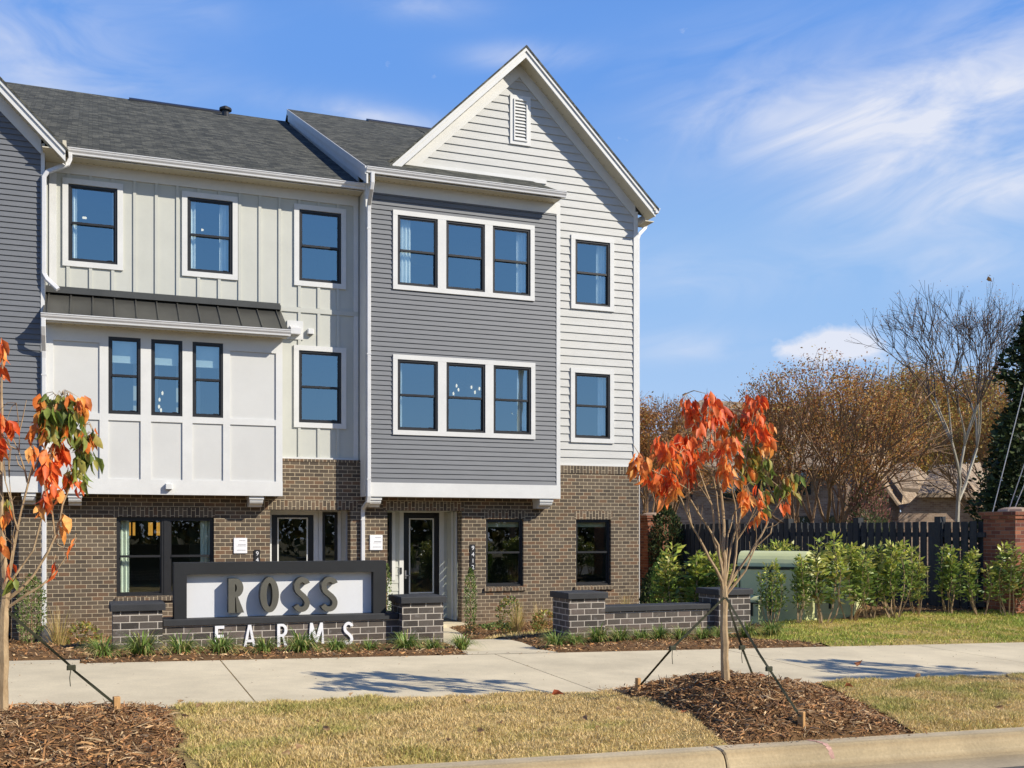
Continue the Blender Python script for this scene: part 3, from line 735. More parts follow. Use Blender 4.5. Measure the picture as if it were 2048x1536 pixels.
# right eave: return, gutter seen end-on, downspout
m = MB()
m.prism([(22.6, 7.56), (22.6, 7.68), (22.02, 7.68), (22.02, 7.56)], 'x', 12.33, 12.37); m.box(XR, 12.36, 22.09, 22.6, 7.30, 7.32)
m.build('eave_return', M['soffit'], rt)
m = MB(); gx, gzt = 12.37, 7.62
prof = [(0, 0), (.0, -.12), (.078, -.12), (.083, -.086), (.108, -.054), (.115, -.024), (.125, -.017), (.125, 0)]
m.prism([(gx+p[0], gzt+p[1]) for p in prof], 'y', 22.02, 31); m.build('gutter', M['alu'], rt)
downspout(rt, [(12.43, 22.6, 7.50), (12.43, 22.6, 7.38), (12.40, 22.6, 7.30), (XR+.09, 22.56, 7.12), (XR+.045, 22.55, 7.0), (XR+.045, 22.55, -2.0)])
downspout(rt, [(5.40, 21.50, 7.43), (5.40, 21.50, 7.22), (5.39, 21.54, 7.10), (gx0+.045, YG-.10, 6.86), (gx0+.045, YG-.075, 6.72), (gx0+.045, YG-.075, .72), (gx0+.04, YG-.04, .62), (gx0+.03, YB-.10, .48), (gx0+.03, YB-.06, .38), (gx0+.03, YB-.06, -2.05)])
# entry
x0, x1 = D1[0], D1[1]; yd = 23.45; dx0, dx1 = PX(806.5, yd), PX(878, yd)
m = MB()
wall_flat(m, x0, x1+.3, -2.6, .45, yd, [(dx0, dx1, -2.03, .41), (PX(766, yd), PX(783, yd), -1.05, .40)], .05)
lap(m, x0, x1+.3, -2.1, .44, yd-.004, .18, [(dx0-.1, dx1+.1, -2.2, .45), (PX(766, yd)-.02, PX(790, yd), -1.15, .45)], None, .014)
m.box(x0-.05, x0, YB+.301, yd, -2.6, .44)
for k in range(14): 
    z = -2.1+k*.18; zt = min(z+.18, .44)
    m.face([(x1-.014, YB+.301, z), (x1-.014, yd, z), (x1, yd, zt), (x1, YB+.301, zt)]); 
m.face([(x0, YB+.3, .436), (x1, YB+.3, .436), (x1, yd, .436), (x0, yd, .436)])
m.build('entry_wall', M['bb'], rt)
door(rt, dx0, dx1, -2.03, .41, yd-.01, .135)
m = MB(); m.box(dx0-.10, dx0, yd-.035, yd-.003, -2.03, .435); m.box(dx1, dx1+.11, yd-.035, yd-.003, -2.03, .435); m.box(dx0, dx1, yd-.033, yd-.003, .41, .435)
m.box(PX(783.5, yd), PX(790, yd), yd-.03, yd-.003, -1.14, .43); m.box(x1-.035, x1-.0145, 22.98, 23.04, -2.05, .43); m.box(x1-.03, x1-.0145, YB+.302, YB+.36, -2.05, .43)
m.build('door_frame', M['white'], rt)
window(rt, PX(764, yd), PX(783, yd), -1.05, .40, yd-.02, 'glasslow', .0, fw=.03)
m = MB(); m.box(PX(799, yd)-.0, PX(799, yd)+.04, yd-.06, yd-.036, P(800, 1148, yd)[2], P(800, 1135, yd)[2]); m.build('doorbell', M['black'], rt)
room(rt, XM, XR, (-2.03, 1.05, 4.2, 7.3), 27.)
m = MB(); m.box(XM, XR, 39.9, 40, -2.9, 7.0); m.build('rear_wall', M['bb'], rt)

# ================================================================= 3. the left townhouse (only its right edge is seen)
lf = thing('townhouse', 'left townhouse with blue-grey clapboard gable, cut by the left edge of the photo', 'townhouse', (-4., 22.4, -2.13), 'townhouses in the row')
lx1 = -.905; ga = lambda x: 7.72-1.03*(x+1.0)          # roof line of its gable
mb = MB(); lap(mb, -7.2, lx1, 1.02, 10.6, YG, .1035, (), lambda z: (-7.2+max(0, z-7.0), min(lx1, -1.0-(z+.22-7.72)/1.03)), .022)
mb.face([(XL+.03, YG, .72), (XL+.03, YS, .72), (XL+.03, YS, 7.5), (XL+.03, YG, 7.5)])
mb.face([(-7.2, YG, .73), (-7.2, YB-.001, .73), (XL, YB-.001, .73), (XL, YG, .73)])
mb.build('bay_wall', M['lapgrey'], lf)
mb = MB(); mb.box(-7.2, XL+.026, YG-.03, YB-.002, .72, 1.02); mb.box(lx1, XL+.032, YG-.026, YG+.05, 1.02, 7.33)
mb.prism([(-4.0, ga(-4.0)-.52), (XL-.03, ga(XL-.03)-.50), (XL-.03, ga(XL-.03)-.22), (-4.0, ga(-4.0)-.22)], 'y', YG-.045, YG+.01)
mb.build('bay_trim', M['white'], lf)
rake(lf, -.47, ga(-.47), -4.0, ga(-4.0), 21.60, YG-.046)
mb = MB(); plan_slab(mb, [(-4., 21.56), (-.42, 21.56), (-.42, 21.9), (-4., 29.5)], lambda x, y: ga(x)+.03, .055)
plan_slab(mb, [(-7.6, 21.56), (-4., 21.56), (-4., 29.5), (-7.6, 21.9)], lambda x, y: ga(-4)+.03+1.03*(x+4), .055)
mb.build('gable_roof', M['shingle'], lf)
mb = MB(); plan_slab(mb, [(-7.6, 22.3), (-7.6, 31.3), (XL-.4, 31.3), (XL-.4, 22.3), (-1.2, 22.6), (-4, 28.)], zL); mb.build('roof', M['shingle'], lf)
m = MB(); m.box(-.52, -.455, 21.63, 22.06, 7.17, 7.34); m.box(XL, -.47, 21.63, YS-.03, 7.16, 7.18); m.build('eave_return', M['soffit'], lf)
mb = MB(); wall_flat(mb, -7.2, XL, -2.9, 1.0, YB, [(-3.0, PX(22, YB), -2.6, .43, .3)]); mb.build('brick_wall', M['brick'], lf)
door(lf, -2.75, PX(20, 23.2), -2.03, .40, 23.2, .13)
m = MB(); m.box(-3.0, -2.76, 23.2, 23.25, -2.6, .44); m.box(-3, PX(22, YB), YB+.3, 23.2, .42, .44); m.box(PX(22, YB)-.001, PX(22, YB)+.03, YB+.301, 23.25, -2.6, .44); m.build('entry_wall', M['blackdoor'], lf)
bracket(lf, PX(44, YG), PX(70, YG), YG+.02, YB, .72)
room(lf, -7.2, XL, (-2.03, 1.05, 4.2, 7.3), 26.5)
# ---------------------------------------------------------------- ground sheets
def sheet(name, xs, yf, yb, off, mat, ny=8, kind='structure', parent=None, mb=None, bumpf=None, thick=0.):
    """strip of ground between two lines y=yf(x) and y=yb(x), following the terrain at a height off"""
    own = mb is None; m = mb or MB()
    rows = []
    for x in xs:
        a, b = yf(x), yb(x); rows.append([(x, a+(b-a)*j/ny) for j in range(ny+1)])
    Z = lambda p: (p[0], p[1], float(gz(p[0], p[1]))+off+(bumpf(*p) if bumpf else 0))
    for i in range(len(xs)-1):
        for j in range(ny):
            m.face([Z(rows[i][j]), Z(rows[i+1][j]), Z(rows[i+1][j+1]), Z(rows[i][j+1])])
    if thick:
        for i in range(len(xs)-1):
            for j in (0, ny):
                a, b = Z(rows[i][j]), Z(rows[i+1][j]); q = [(a[0], a[1], a[2]-thick), (b[0], b[1], b[2]-thick), b, a]
                m.face(q if j == 0 else q[::-1])
        for i in (0, len(xs)-1):
            for j in range(ny):
                a, b = Z(rows[i][j]), Z(rows[i][j+1]); q = [(a[0], a[1], a[2]-thick), (b[0], b[1], b[2]-thick), b, a]
                m.face(q if i else q[::-1])
    if own: return m.build(name, mat, parent, kind=kind, smooth=(ny > 1))
def lin(a, b, n): return [a+(b-a)*i/n for i in range(n+1)]
# terrain, one sheet to the horizon
gx = np.unique(np.concatenate([np.linspace(-600, -30, 12), np.linspace(-30, 40, 90), np.linspace(40, 700, 14)]))
gy = np.unique(np.concatenate([[-300, -150, -60, -30, -14.2], [5.6, 6.2], np.linspace(6.45, 30, 70), np.linspace(30, 900, 16)]))
Xg, Yg = np.meshgrid(gx, gy, indexing='ij'); Zg = gz(Xg, Yg)-.02
rd = (Yg < 6.3) & (Yg > -14.5); Zg = np.where(rd, Zg-.35, Zg)
ii = np.arange(len(gx)*len(gy)).reshape(len(gx), len(gy))
Fg = np.stack([ii[:-1, :-1], ii[1:, :-1], ii[1:, 1:], ii[:-1, 1:]], -1).reshape(-1, 4)
npmesh('ground', np.stack([Xg, Yg, Zg], -1).reshape(-1, 3), Fg, None, M['earth'], smooth=True, kind='structure')
# road and gutter pan
CB = 6.43                                             # back of kerb
rz0 = lambda x: float(plane_z(x, CB))-.15
m = MB()
for a, b in zip(lin(-40, 60, 25), lin(-40, 60, 25)[1:]):
    za, zb = rz0(a), rz0(b)
    m.face([(a, -14.4, za-.05), (b, -14.4, zb-.05), (b, -4, zb+.05), (a, -4, za+.05)]); m.face([(a, -4, za+.05), (b, -4, zb+.05), (b, 5.87, zb-.012), (a, 5.87, za-.012)])
m.build('road', M['asphalt'], kind='structure')
m = MB(); jx = 4.06
prof = [(5.88, -.020), (6.18, -.004), (6.215, .012), (6.238, .045), (6.252, .09), (6.272, .125), (6.30, .143), (6.345, .150), (CB, .150)]
k0 = -14
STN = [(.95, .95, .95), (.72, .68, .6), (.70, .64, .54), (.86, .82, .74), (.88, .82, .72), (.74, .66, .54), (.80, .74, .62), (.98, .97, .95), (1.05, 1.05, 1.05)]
for k in range(k0, 14):
    x0, x1 = jx+3.02*k+.006, jx+3.02*(k+1)-.006
    sx_ = [x0, x0+.012]+lin(x0+.05, x1-.05, 6)+[x1-.012, x1]; n = len(sx_)
    for i in range(n-1):
        a, b = sx_[i], sx_[i+1]; za, zb = rz0(a), rz0(b); da = .012 if i == 0 else 0; db = .012 if i == n-2 else 0
        for (ya, ha), (yb, hb) in zip(prof, prof[1:]):
            ca, cb_ = STN[prof.index((ya, ha))], STN[prof.index((yb, hb))]
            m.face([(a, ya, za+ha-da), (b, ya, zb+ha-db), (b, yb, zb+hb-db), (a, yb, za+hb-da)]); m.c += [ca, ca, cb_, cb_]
    for x in (x0, x1):
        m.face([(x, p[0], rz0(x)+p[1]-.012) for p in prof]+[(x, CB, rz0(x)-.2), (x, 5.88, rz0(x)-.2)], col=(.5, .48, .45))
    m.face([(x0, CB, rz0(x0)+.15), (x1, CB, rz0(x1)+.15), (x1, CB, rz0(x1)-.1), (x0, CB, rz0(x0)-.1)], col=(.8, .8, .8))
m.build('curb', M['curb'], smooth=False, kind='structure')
# pink survey paint on the kerb
m = MB()
for px_, py_, w in ((1618, 1479, .05), (1627, 1484, .05), (1632, 1490, .04)):
    c = gpt(px_, py_)
m = MB(); pxs = PX(1620, CB-.02)
q = []
for (ya, ha), (yb, hb) in zip(prof[3:], prof[4:]):
    f = lambda y: pxs+(CB-y)*.35
    m.face([(f(ya)-.012, ya, rz0(f(ya))+ha+.003), (f(ya)+.018, ya, rz0(f(ya))+ha+.003), (f(yb)+.022, yb, rz0(f(yb))+hb+.003), (f(yb)-.025, yb, rz0(f(yb))+hb+.003)])
m.build('survey_mark', paint('pink_marking_paint', (.56, .33, .26), .8, .25, 20.), label='pink survey paint mark sprayed across the curb', cat='paint mark')
# sidewalk slabs
SW0, SW1 = 8.69, 11.33
m = MB()
for k in range(-8, 12):
    x0, x1 = 1.235+3.04*k+.007, 1.235+3.04*(k+1)-.007
    sheet('', [x0, x0+.02]+lin(x0+.2, x1-.2, 4)+[x1-.02, x1], lambda x: SW0, lambda x: SW1, .014, None, 6, mb=m, thick=.06)
m.build('sidewalk', M['concrete'], kind='structure')
# side path to the left entry, path to the front door
m = MB(); sheet('', lin(-3.2, -.12, 6), lambda x: SW1+.012, lambda x: 12.22-.04*(x+1), .014, None, 3, mb=m, thick=.06)
ys_ = lin(SW1+.012, 22.6, 26)
def pc(y): return 4.52+.30*sstep(11.3, 13, y)+1.9*sstep(13., 22.4, y)
def pw(y): return .60+.42*float(sstep(13.0, 11.3, y))+.02
for a, b in zip(ys_, ys_[1:]):
    za = lambda x, y: float(gz(x, y))+.016
    wa, wb = .50+.06*(1-float(sstep(11.3, 12.4, a))), .50+.06*(1-float(sstep(11.3, 12.4, b)))
    q = [(pc(a)-wa, a), (pc(a)+wa, a), (pc(b)+wb, b), (pc(b)-wb, b)]
    m.face([(x, y, za(x, y)) for x, y in q])
    for i, j in ((0, 3), (1, 2)):
        u, w = q[i], q[j]; m.face([(u[0], u[1], za(*u)), (w[0], w[1], za(*w)), (w[0], w[1], za(*w)-.06), (u[0], u[1], za(*u)-.06)])
m.box(5.96, 7.66, YB-.35, 23.44, -2.3, -2.045); m.box(3.45, 5.14, YB-.35, 23.19, -2.3, -2.045)
m.build('path', M['concrete'], kind='structure')

# mulch mounds round the two young trees
T1 = (4.86, 7.50); T0 = (-.60, 7.95)
def m1_edge(y):                                        # left and right edge of the right mound at depth y
    f = (y-CB)/(SW0-CB)
    return 4.12-.72*f**.8+.05*math.sin(9*y), 5.80+.75*math.sin(math.pi*min(1, f*.9+.1))*.15+.35*(1-f)-.05+.04*math.sin(11*y+1)
def in_m1(x, y):
    f = np.clip((y-CB)/(SW0-CB), 0, 1)
    lo = 4.12+1.05*f-.86*f*f+.025*np.sin(9*y); hi = 5.86+.84*f+.03*np.sin(11*y+1)
    return (x > lo) & (x < hi)
def h_m1(x, y):
    f = np.clip((y-CB)/(SW0-CB), 0, 1); lo = 4.12+1.05*f-.86*f*f; hi = 5.86+.84*f
    u = np.clip((x-lo)/np.maximum(hi-lo, .1), 0, 1); e = np.clip(np.minimum(u, 1-u)*5., 0, 1); e2 = np.clip(np.minimum(y-CB, SW0+.02-y)*4.5, 0, 1)
    d2 = ((x-T1[0]-.15)/1.05)**2+((y-T1[1]-.1)/.95)**2
    return -.002+(.255*np.exp(-d2*1.15)+.03)*np.sqrt(e)*np.sqrt(e2)
def edge0(y): return .545+.01*(y-CB)+.03*np.sin(7*y)
def in_m0(x, y): return x < edge0(y)
def h_m0(x, y):
    e = np.clip((edge0(y)-x)*4., 0, 1); e2 = np.clip(np.minimum(y-CB, SW0+.02-y)*5., 0, 1)
    d2 = ((x-T0[0])/1.3)**2+((y-T0[1]+.25)/.8)**2
    return -.002+(.13*np.exp(-d2)+.04)*np.sqrt(e)*np.sqrt(e2)
def gridmesh(name, x0, x1, y0, y1, d, inside, hf, mat, kind='structure', label=None):
    xs, ys = np.arange(x0, x1+d, d), np.arange(y0, y1+d, d); ys = ys*(y1-y0)/(ys[-1]-y0)+y0-y0*(y1-y0)/(ys[-1]-y0); X, Y = np.meshgrid(xs, ys, indexing='ij')
    Z = gz(X, Y)+hf(X, Y); I = np.arange(X.size).reshape(X.shape)
    F = np.stack([I[:-1, :-1], I[1:, :-1], I[1:, 1:], I[:-1, 1:]], -1).reshape(-1, 4)
    cx, cy_ = (X[:-1, :-1]+X[1:, 1:])/2, (Y[:-1, :-1]+Y[1:, 1:])/2; F = F[inside(cx, cy_).ravel()]
    return npmesh(name, np.stack([X, Y, Z], -1).reshape(-1, 3), F, None, mat, smooth=True, kind=kind)
nz = lambda x, y: .018*np.sin(x*5.1+np.sin(y*4.))*np.sin(y*6.3+np.sin(x*3.7))+.010*np.sin(x*17+3*np.sin(y*9))*np.sin(y*19+2)
gridmesh('mulch_bed', 3.9, 6.9, CB, SW0, .05, in_m1, h_m1, M['mulch']); gridmesh('mulch_bed', -6., 1.0, CB, SW0, .05, in_m0, h_m0, M['mulch'])
lawnf = lambda x, y: -.002+.035*np.clip(np.minimum(y-CB, SW0-y)*8, 0, 1)+nz(x, y)*np.clip(np.minimum(y-CB, SW0-y)*8, 0, 1)
gridmesh('lawn', .2, 16., CB, SW0, .08, lambda x, y: ~in_m1(x, y) & ~in_m0(x+.05, y), lawnf, M['sod'])
# planting beds behind the sidewalk, strip lawn at right
def bedback(x): return 13.9+0*x
def lawn_edge(x): return 14.55+.10*np.sin(x*1.7)
rlh = lambda x, y: .004+(.035+nz(x, y)*.8)*np.clip((y-SW1-.03)*6, 0, 1)
def in_rl(x, y): return (x > 8.95-.35*(y-SW1)+.08*np.sin(5*y)) & (y < lawn_edge(x)-np.clip(10.6-x, 0, 3)*.9)
gridmesh('lawn', 7.2, 30., SW1+.02, 14.7, .12, in_rl, rlh, M['sod'])
def pathd(x, y):                                       # distance outside the side path / front path
    a = np.abs(x-(4.52+.30*sstep(11.3, 13, y)+1.9*sstep(13., 22.4, y)))-.51
    b = np.maximum(x+.12, y-12.19); return np.minimum(a, b)
bedh = lambda x, y: np.where(pathd(x, y) < 0, -.03, .006+(.03+nz(x, y))*np.clip((y-SW1-.03)*4, 0, 1)*np.clip(pathd(x, y)*8, 0, 1))
def in_bed(x, y): return ~in_rl(x, y) & ~((x < -.10) & (y < 12.2)) & ~(np.abs(x-(4.52+.30*sstep(11.3, 13, y)+1.9*sstep(13., 22.4, y))) < .50) & ((y < 14.2) | (y > 18.3) | (x > 9.))
gridmesh('mulch_bed', -6., 20., SW1+.02, 22.38, .11, lambda x, y: (~in_rl(x, y) & ((y < 14.3) | (y > 18.2) | (x > 9.))) & ((x < 12.1) | (y < 17.)), bedh, M['mulch'])
gridmesh('lawn', -6., 9., 14.2, 18.4, .2, lambda x, y: np.abs(x-(4.52+.30*sstep(11.3, 13, y)+1.9*sstep(13., 22.4, y))) > .48, lambda x, y: .03+nz(x, y), M['sod'])

# ---------------------------------------------------------------- ground cover
def blades(name, n, sampler, hf, hmin, hmax, w, cols, lean=.6, label=None):
    xy = sampler(n); n = len(xy); x, y = xy[:, 0], xy[:, 1]; z = gz(x, y)+hf(x, y)-.004
    patch = .5+.30*np.sin(x*2.3+1.5*np.sin(y*3.1))*np.sin(y*2.9+1.2*np.sin(x*1.9))+.24*np.sin(x*6.1+2*np.sin(y*5.))*np.sin(y*7.7+x)+.16*np.sin(x*.9+1.)
    keep = RNG.uniform(0, 1, n) < np.clip(.55+.8*patch+.35*np.sin(x*13+np.sin(y*17))*np.sin(y*11), .25, 1); x, y, z, patch = x[keep], y[keep], z[keep], patch[keep]; n = len(x)
    th = RNG.uniform(0, 2*np.pi, n); h = RNG.uniform(hmin, hmax, n)*(.7+.6*np.clip(patch, 0, 1)); L = RNG.uniform(.1, lean, n)*h
    dx, dy = np.cos(th), np.sin(th); ph = RNG.uniform(0, 2*np.pi, n)
    px_, py_ = -np.sin(ph)*w/2, np.cos(ph)*w/2
    b0 = np.stack([x-px_, y-py_, z], 1); b1 = np.stack([x+px_, y+py_, z], 1)
    m0 = np.stack([x+dx*L*.4-px_*.8, y+dy*L*.4-py_*.8, z+h*.6], 1); m1 = np.stack([x+dx*L*.4+px_*.8, y+dy*L*.4+py_*.8, z+h*.6], 1)
    t0 = np.stack([x+dx*L-px_*.1, y+dy*L-py_*.1, z+h], 1); t1 = np.stack([x+dx*L+px_*.1, y+dy*L+py_*.1, z+h], 1)
    V = np.stack([b0, b1, m0, m1, t0, t1], 1).reshape(-1, 3); k = np.arange(n)[:, None]*6
    F = np.concatenate([k+np.array([[0, 1, 3, 2]]), k+np.array([[2, 3, 5, 4]])], 0)
    q = np.clip(RNG.normal(patch, .22), 0, 1)
    cols = np.array(cols); ci = q*(len(cols)-1); i0 = np.clip(ci.astype(int), 0, len(cols)-2); fr = (ci-i0)[:, None]
    C = (cols[i0]*(1-fr)+cols[i0+1]*fr)*RNG.uniform(.7, 1.2, (n, 1)); C = np.repeat(C, 6, 0)
    npmesh(name, V, F, C, M['grassblade'], kind='stuff')
def smp(x0, x1, y0, y1, ok):
    def f(n):
        p = np.stack([RNG.uniform(x0, x1, n), RNG.uniform(y0, y1, n)], 1); return p[ok(p[:, 0], p[:, 1])]
    return f
tan = [(.78, .58, .26), (.84, .64, .32), (.76, .57, .24), (.64, .52, .18), (.46, .44, .12)]
blades('grass', 230000, smp(.2, 10.5, CB+.0, SW0+.03, lambda x, y: ~in_m1(x, y) & ~in_m0(x-.02, y)), lawnf, .014, .044, .006, tan, 1.3)
blades('grass', 60000, smp(7.2, 19, SW1+.03, 14.7, in_rl), rlh, .02, .05, .011, [(.72, .56, .18), (.62, .53, .14), (.50, .49, .10), (.36, .43, .07), (.33, .42, .07)], 1.)
blades('grass', 14000, smp(2., 8., 13.9, 18.4, lambda x, y: np.abs(x-(4.52+.30*sstep(11.3, 13, y)+1.9*sstep(13., 22.4, y))) > .5), lambda x, y: .03+nz(x, y), .03, .07, .012, tan, 1.)
def chips(name, n, sampler, hf, l0, l1, w, cols):
    xy = sampler(n); n = len(xy); x, y = xy[:, 0], xy[:, 1]; z = gz(x, y)+hf(x, y)+RNG.uniform(.0, .018, n)
    th = RNG.uniform(0, np.pi, n); L = (l0+(l1-l0)*RNG.uniform(0, 1, n)**2.2)/2; pit = RNG.normal(0, .35, n); W = w*RNG.uniform(.5, 1.5, n)/2; rl = RNG.normal(0, .7, n)
    d = np.stack([np.cos(th)*np.cos(pit), np.sin(th)*np.cos(pit), np.sin(pit)], 1); s = np.stack([-np.sin(th)*np.cos(rl), np.cos(th)*np.cos(rl), np.sin(rl)], 1)
    up = np.cross(d, s); c = np.stack([x, y, z], 1); bend = (RNG.normal(0, .25, n)*L)[:, None]
    V = []
    for f, wf in ((-1, .35), (0, 1.), (1, .3)):
        p = c+d*(L*f)[:, None]+(up*bend if f == 0 else 0)
        V += [p-s*(W*wf)[:, None], p+up*(W*.6*wf)[:, None], p+s*(W*wf)[:, None]]
    V = np.stack(V, 1).reshape(-1, 3); k = np.arange(n)[:, None]*9
    F = np.concatenate([k+np.array([q]) for q in ([0, 3, 4, 1], [1, 4, 5, 2], [3, 6, 7, 4], [4, 7, 8, 5])], 0)
    C = np.array(cols)[RNG.integers(0, len(cols), n)]*RNG.uniform(.55, 1.25, (n, 1))
    npmesh(name, V, F, np.repeat(C, 9, 0), M['chip'], kind='stuff')
mc = [(.42, .21, .08), (.48, .27, .11), (.31, .155, .06), (.54, .34, .17), (.24, .125, .053), (.44, .21, .083), (.58, .41, .22), (.15, .08, .038)]
chips('bark_mulch', 15000, smp(3.9, 6.9, CB+.01, SW0+.02, in_m1), h_m1, .02, .16, .011, mc)
chips('bark_mulch', 13000, smp(-2.2, 1.0, CB+.01, SW0+.03, in_m0), h_m0, .02, .16, .011, mc)
chips('bark_mulch', 15000, smp(-2.5, 14., SW1+.03, 14.0, in_bed), bedh, .03, .10, .014, mc)
chips('bark_mulch', 9000, smp(-2.5, 11.5, 18.4, 22.3, in_bed), bedh, .04, .12, .02, mc)
chips('bark_mulch', 5000, smp(9, 20, 13.2, 16.5, in_bed), bedh, .04, .12, .018, mc)
# bark and grit spilled over the edges of the beds
sw = lambda x, y: np.full_like(x, .016)
chips('bark_mulch', 420, smp(-2., 11., SW1-.28, SW1, lambda x, y: RNG.uniform(0, 1, len(x)) < np.clip(1-(SW1-y)/.28, 0, 1)**2), sw, .015, .06, .009, mc)
chips('bark_mulch', 500, smp(-2., 6.8, SW0, SW0+.35, lambda x, y: (in_m1(np.minimum(x, 6.9), np.full_like(y, SW0-.1)) | (x < .9)) & (RNG.uniform(0, 1, len(x)) < np.clip(1-(y-SW0)/.35, 0, 1)**2)), sw, .015, .06, .009, mc)
chips('bark_mulch', 260, smp(4., 6., CB-.14, CB+.01, lambda x, y: RNG.uniform(0, 1, len(x)) < np.clip((y-CB+.14)/.14, 0, 1)**2), lambda x, y: plane_z(x, CB)-gz(x, y)+.003, .012, .05, .008, mc)
chips('leaf_litter', 140, smp(-1., 12., SW0, SW1, lambda x, y: x > -5), sw, .008, .03, .006, [(.30, .19, .09), (.22, .15, .08), (.38, .22, .10)])
# ================================================================= sign, garden wall
def poly_letter(name, contours, X, Z, w, h, Y, depth, mat, parent, label=None):
    """flat-cut letter from closed outlines in a unit box (first outline outside, others holes)"""
    cu = bpy.data.curves.new(name, 'CURVE'); cu.dimensions = '2D'; cu.fill_mode = 'BOTH'; cu.extrude = depth/2
    for c in contours:
        sp = cu.splines.new('POLY'); sp.points.add(len(c)-1)
        for p, q in zip(sp.points, c): p.co = (q[0]*w, q[1]*h, 0, 1)
        sp.use_cyclic_u = True
    ob = bpy.data.objects.new(name, cu); COL.objects.link(ob)
    me = bpy.data.meshes.new_from_object(ob.evaluated_get(bpy.context.evaluated_depsgraph_get()))
    bpy.data.objects.remove(ob); bpy.data.curves.remove(cu)
    org = ORG[parent.name][0]
    for v in me.vertices:
        a, b, c = v.co; v.co = (a+X-org[0], -c+Y-org[1], b+Z-org[2])
    me.materials.clear(); me.materials.append(mat); me.name = name
    o = bpy.data.objects.new(name, me); COL.objects.link(o); o.parent = parent; ORG[o.name] = ORG[parent.name]
    return setp(o, label)
def arc(cx, cy, rx, ry, a0, a1, n=16): return [(cx+rx*math.cos(R(a0+(a1-a0)*i/n)), cy+ry*math.sin(R(a0+(a1-a0)*i/n))) for i in range(n+1)]
def ribbon(pts, w, ax=1., ay=1.):
    """closed outline of a stroke of width w along a centre line; ax, ay = real size of the unit box"""
    L, Rr = [], []
    for i, p in enumerate(pts):
        a, b = pts[max(i-1, 0)], pts[min(i+1, len(pts)-1)]; dx, dy = (b[0]-a[0])*ax, (b[1]-a[1])*ay; d = math.hypot(dx, dy)
        nx, ny = -dy/d*w/2/ax, dx/d*w/2/ay; L.append((p[0]+nx, p[1]+ny)); Rr.append((p[0]-nx, p[1]-ny))
    return L+Rr[::-1]
def GLYPH(ch, w, h, s):
    """outline of a condensed sans capital with stroke s (metres), unit box"""
    sx_, sy_ = s/w, s/h
    if ch == 'O': return [arc(.5, .5, .5, .5, 0, 360, 40)[:-1], arc(.5, .5, .5-sx_, .5-sy_*.9, 0, 360, 40)[:-1]]
    if ch == 'S':
        c = [(.92, .80)]+arc(.5, .76, .42, .24-sy_/2, 35, 180, 14)+[(.16, .64), (.40, .53), (.68, .43), (.84, .33)]+arc(.46, .25, .42, .25-sy_/2, 10, -150, 14)
        c = arc(.52, .745, .40, .255-sy_/2, 20, 170, 14)+[(.14, .68), (.2, .61), (.36, .54), (.62, .45), (.80, .36), (.87, .28)]+arc(.46, .255, .41, .255-sy_/2, -5, -158, 14)
        return [ribbon(c, s, w, h)]
    if ch == 'R':
        o = [(0, 0), (0, 1), (.45, 1)]+arc(.45, .725, .50, .275, 90, -72, 18)+[(1, 0), (1-sx_*1.12, 0), (.46, .45), (sx_, .45), (sx_, 0)]
        return [o, [(sx_, 1-sy_*.85), (sx_, .45+sy_*.85), (.42, .45+sy_*.85)]+arc(.42, .725, .53-sx_, .275-sy_*.85, -88, 88, 14)+[(.42, 1-sy_*.85)]]
    if ch == 'F': return [[(0, 0), (0, 1), (1, 1), (1, 1-sy_), (sx_, 1-sy_), (sx_, .60), (.92, .60), (.92, .60-sy_), (sx_, .60-sy_), (sx_, 0)]]
    if ch == 'A':
        return [[(0, 0), (.5-sx_*.5, 1), (.5+sx_*.5, 1), (1, 0), (1-sx_, 0), (.80-sx_*.32, .26), (.2+sx_*.32, .26), (sx_, 0)], [(.25+sx_*.45, .26+sy_*.85), (.75-sx_*.45, .26+sy_*.85), (.5, .82)]]
    if ch == 'M':
        return [[(0, 0), (.10, 1), (.10+sx_*.9, 1), (.5, .42), (.90-sx_*.9, 1), (.90, 1), (1, 0), (1-sx_, 0), (.86, .68), (.5+sx_*.28, .12), (.5-sx_*.28, .12), (.14, .68), (sx_, 0)]]
SB = -1.75
def pillar(parent, x0, x1, y0, ztop):
    m = MB(); m.box(x0+.03, x1-.03, y0+.03, y0+.57, SB, ztop-.082, skip='td'); p = m.build('pillar', M['signbrick'], parent)
    m = MB(); m.bevbox(x0-.005, x1+.005, y0-.005, y0+.605, ztop-.082, ztop, .012); m.build('cap', M['capgrey'], p); return p
sg = thing('entrance_sign', 'low dark brick sign wall with two capped pillars, black frame and ROSS FARMS letters', 'sign', (2.2, 13.3, -1.4))
pillar(sg, .188, .790, 12.95, -.845); pillar(sg, 3.618, 4.222, 12.95, -.840)
m = MB(); m.box(.60, 3.75, 13.15, 13.50, SB, -1.128, skip='d'); wl = m.build('wall', M['signbrick'], sg)
m = MB(); m.bevbox(.77, 3.64, 13.115, 13.535, -1.128, -1.052, .01); m.build('cap', M['capgrey'], wl)
fx0, fx1, fz1 = .903, 3.485, -.385; ix0, ix1, iz1 = 1.046, 3.318, -.527
m = MB(); m.box(fx0, ix0, 13.16, 13.44, -1.051, fz1); m.box(ix1, fx1, 13.16, 13.44, -1.051, fz1); m.box(ix0, ix1, 13.16, 13.44, iz1, fz1); m.box(ix0, ix1, 13.30, 13.44, -1.051, iz1)
fr = m.build('sign_frame', M['signblack'], sg)
m = MB(); m.face([(ix0, 13.272, -1.05), (ix1, 13.272, -1.05), (ix1, 13.272, iz1), (ix0, 13.272, iz1)]); m.face([(ix0, 13.272, iz1), (ix1, 13.272, iz1), (ix1, 13.3, iz1), (ix0, 13.3, iz1)]); m.build('sign_panel', M['signpanel'], sg)
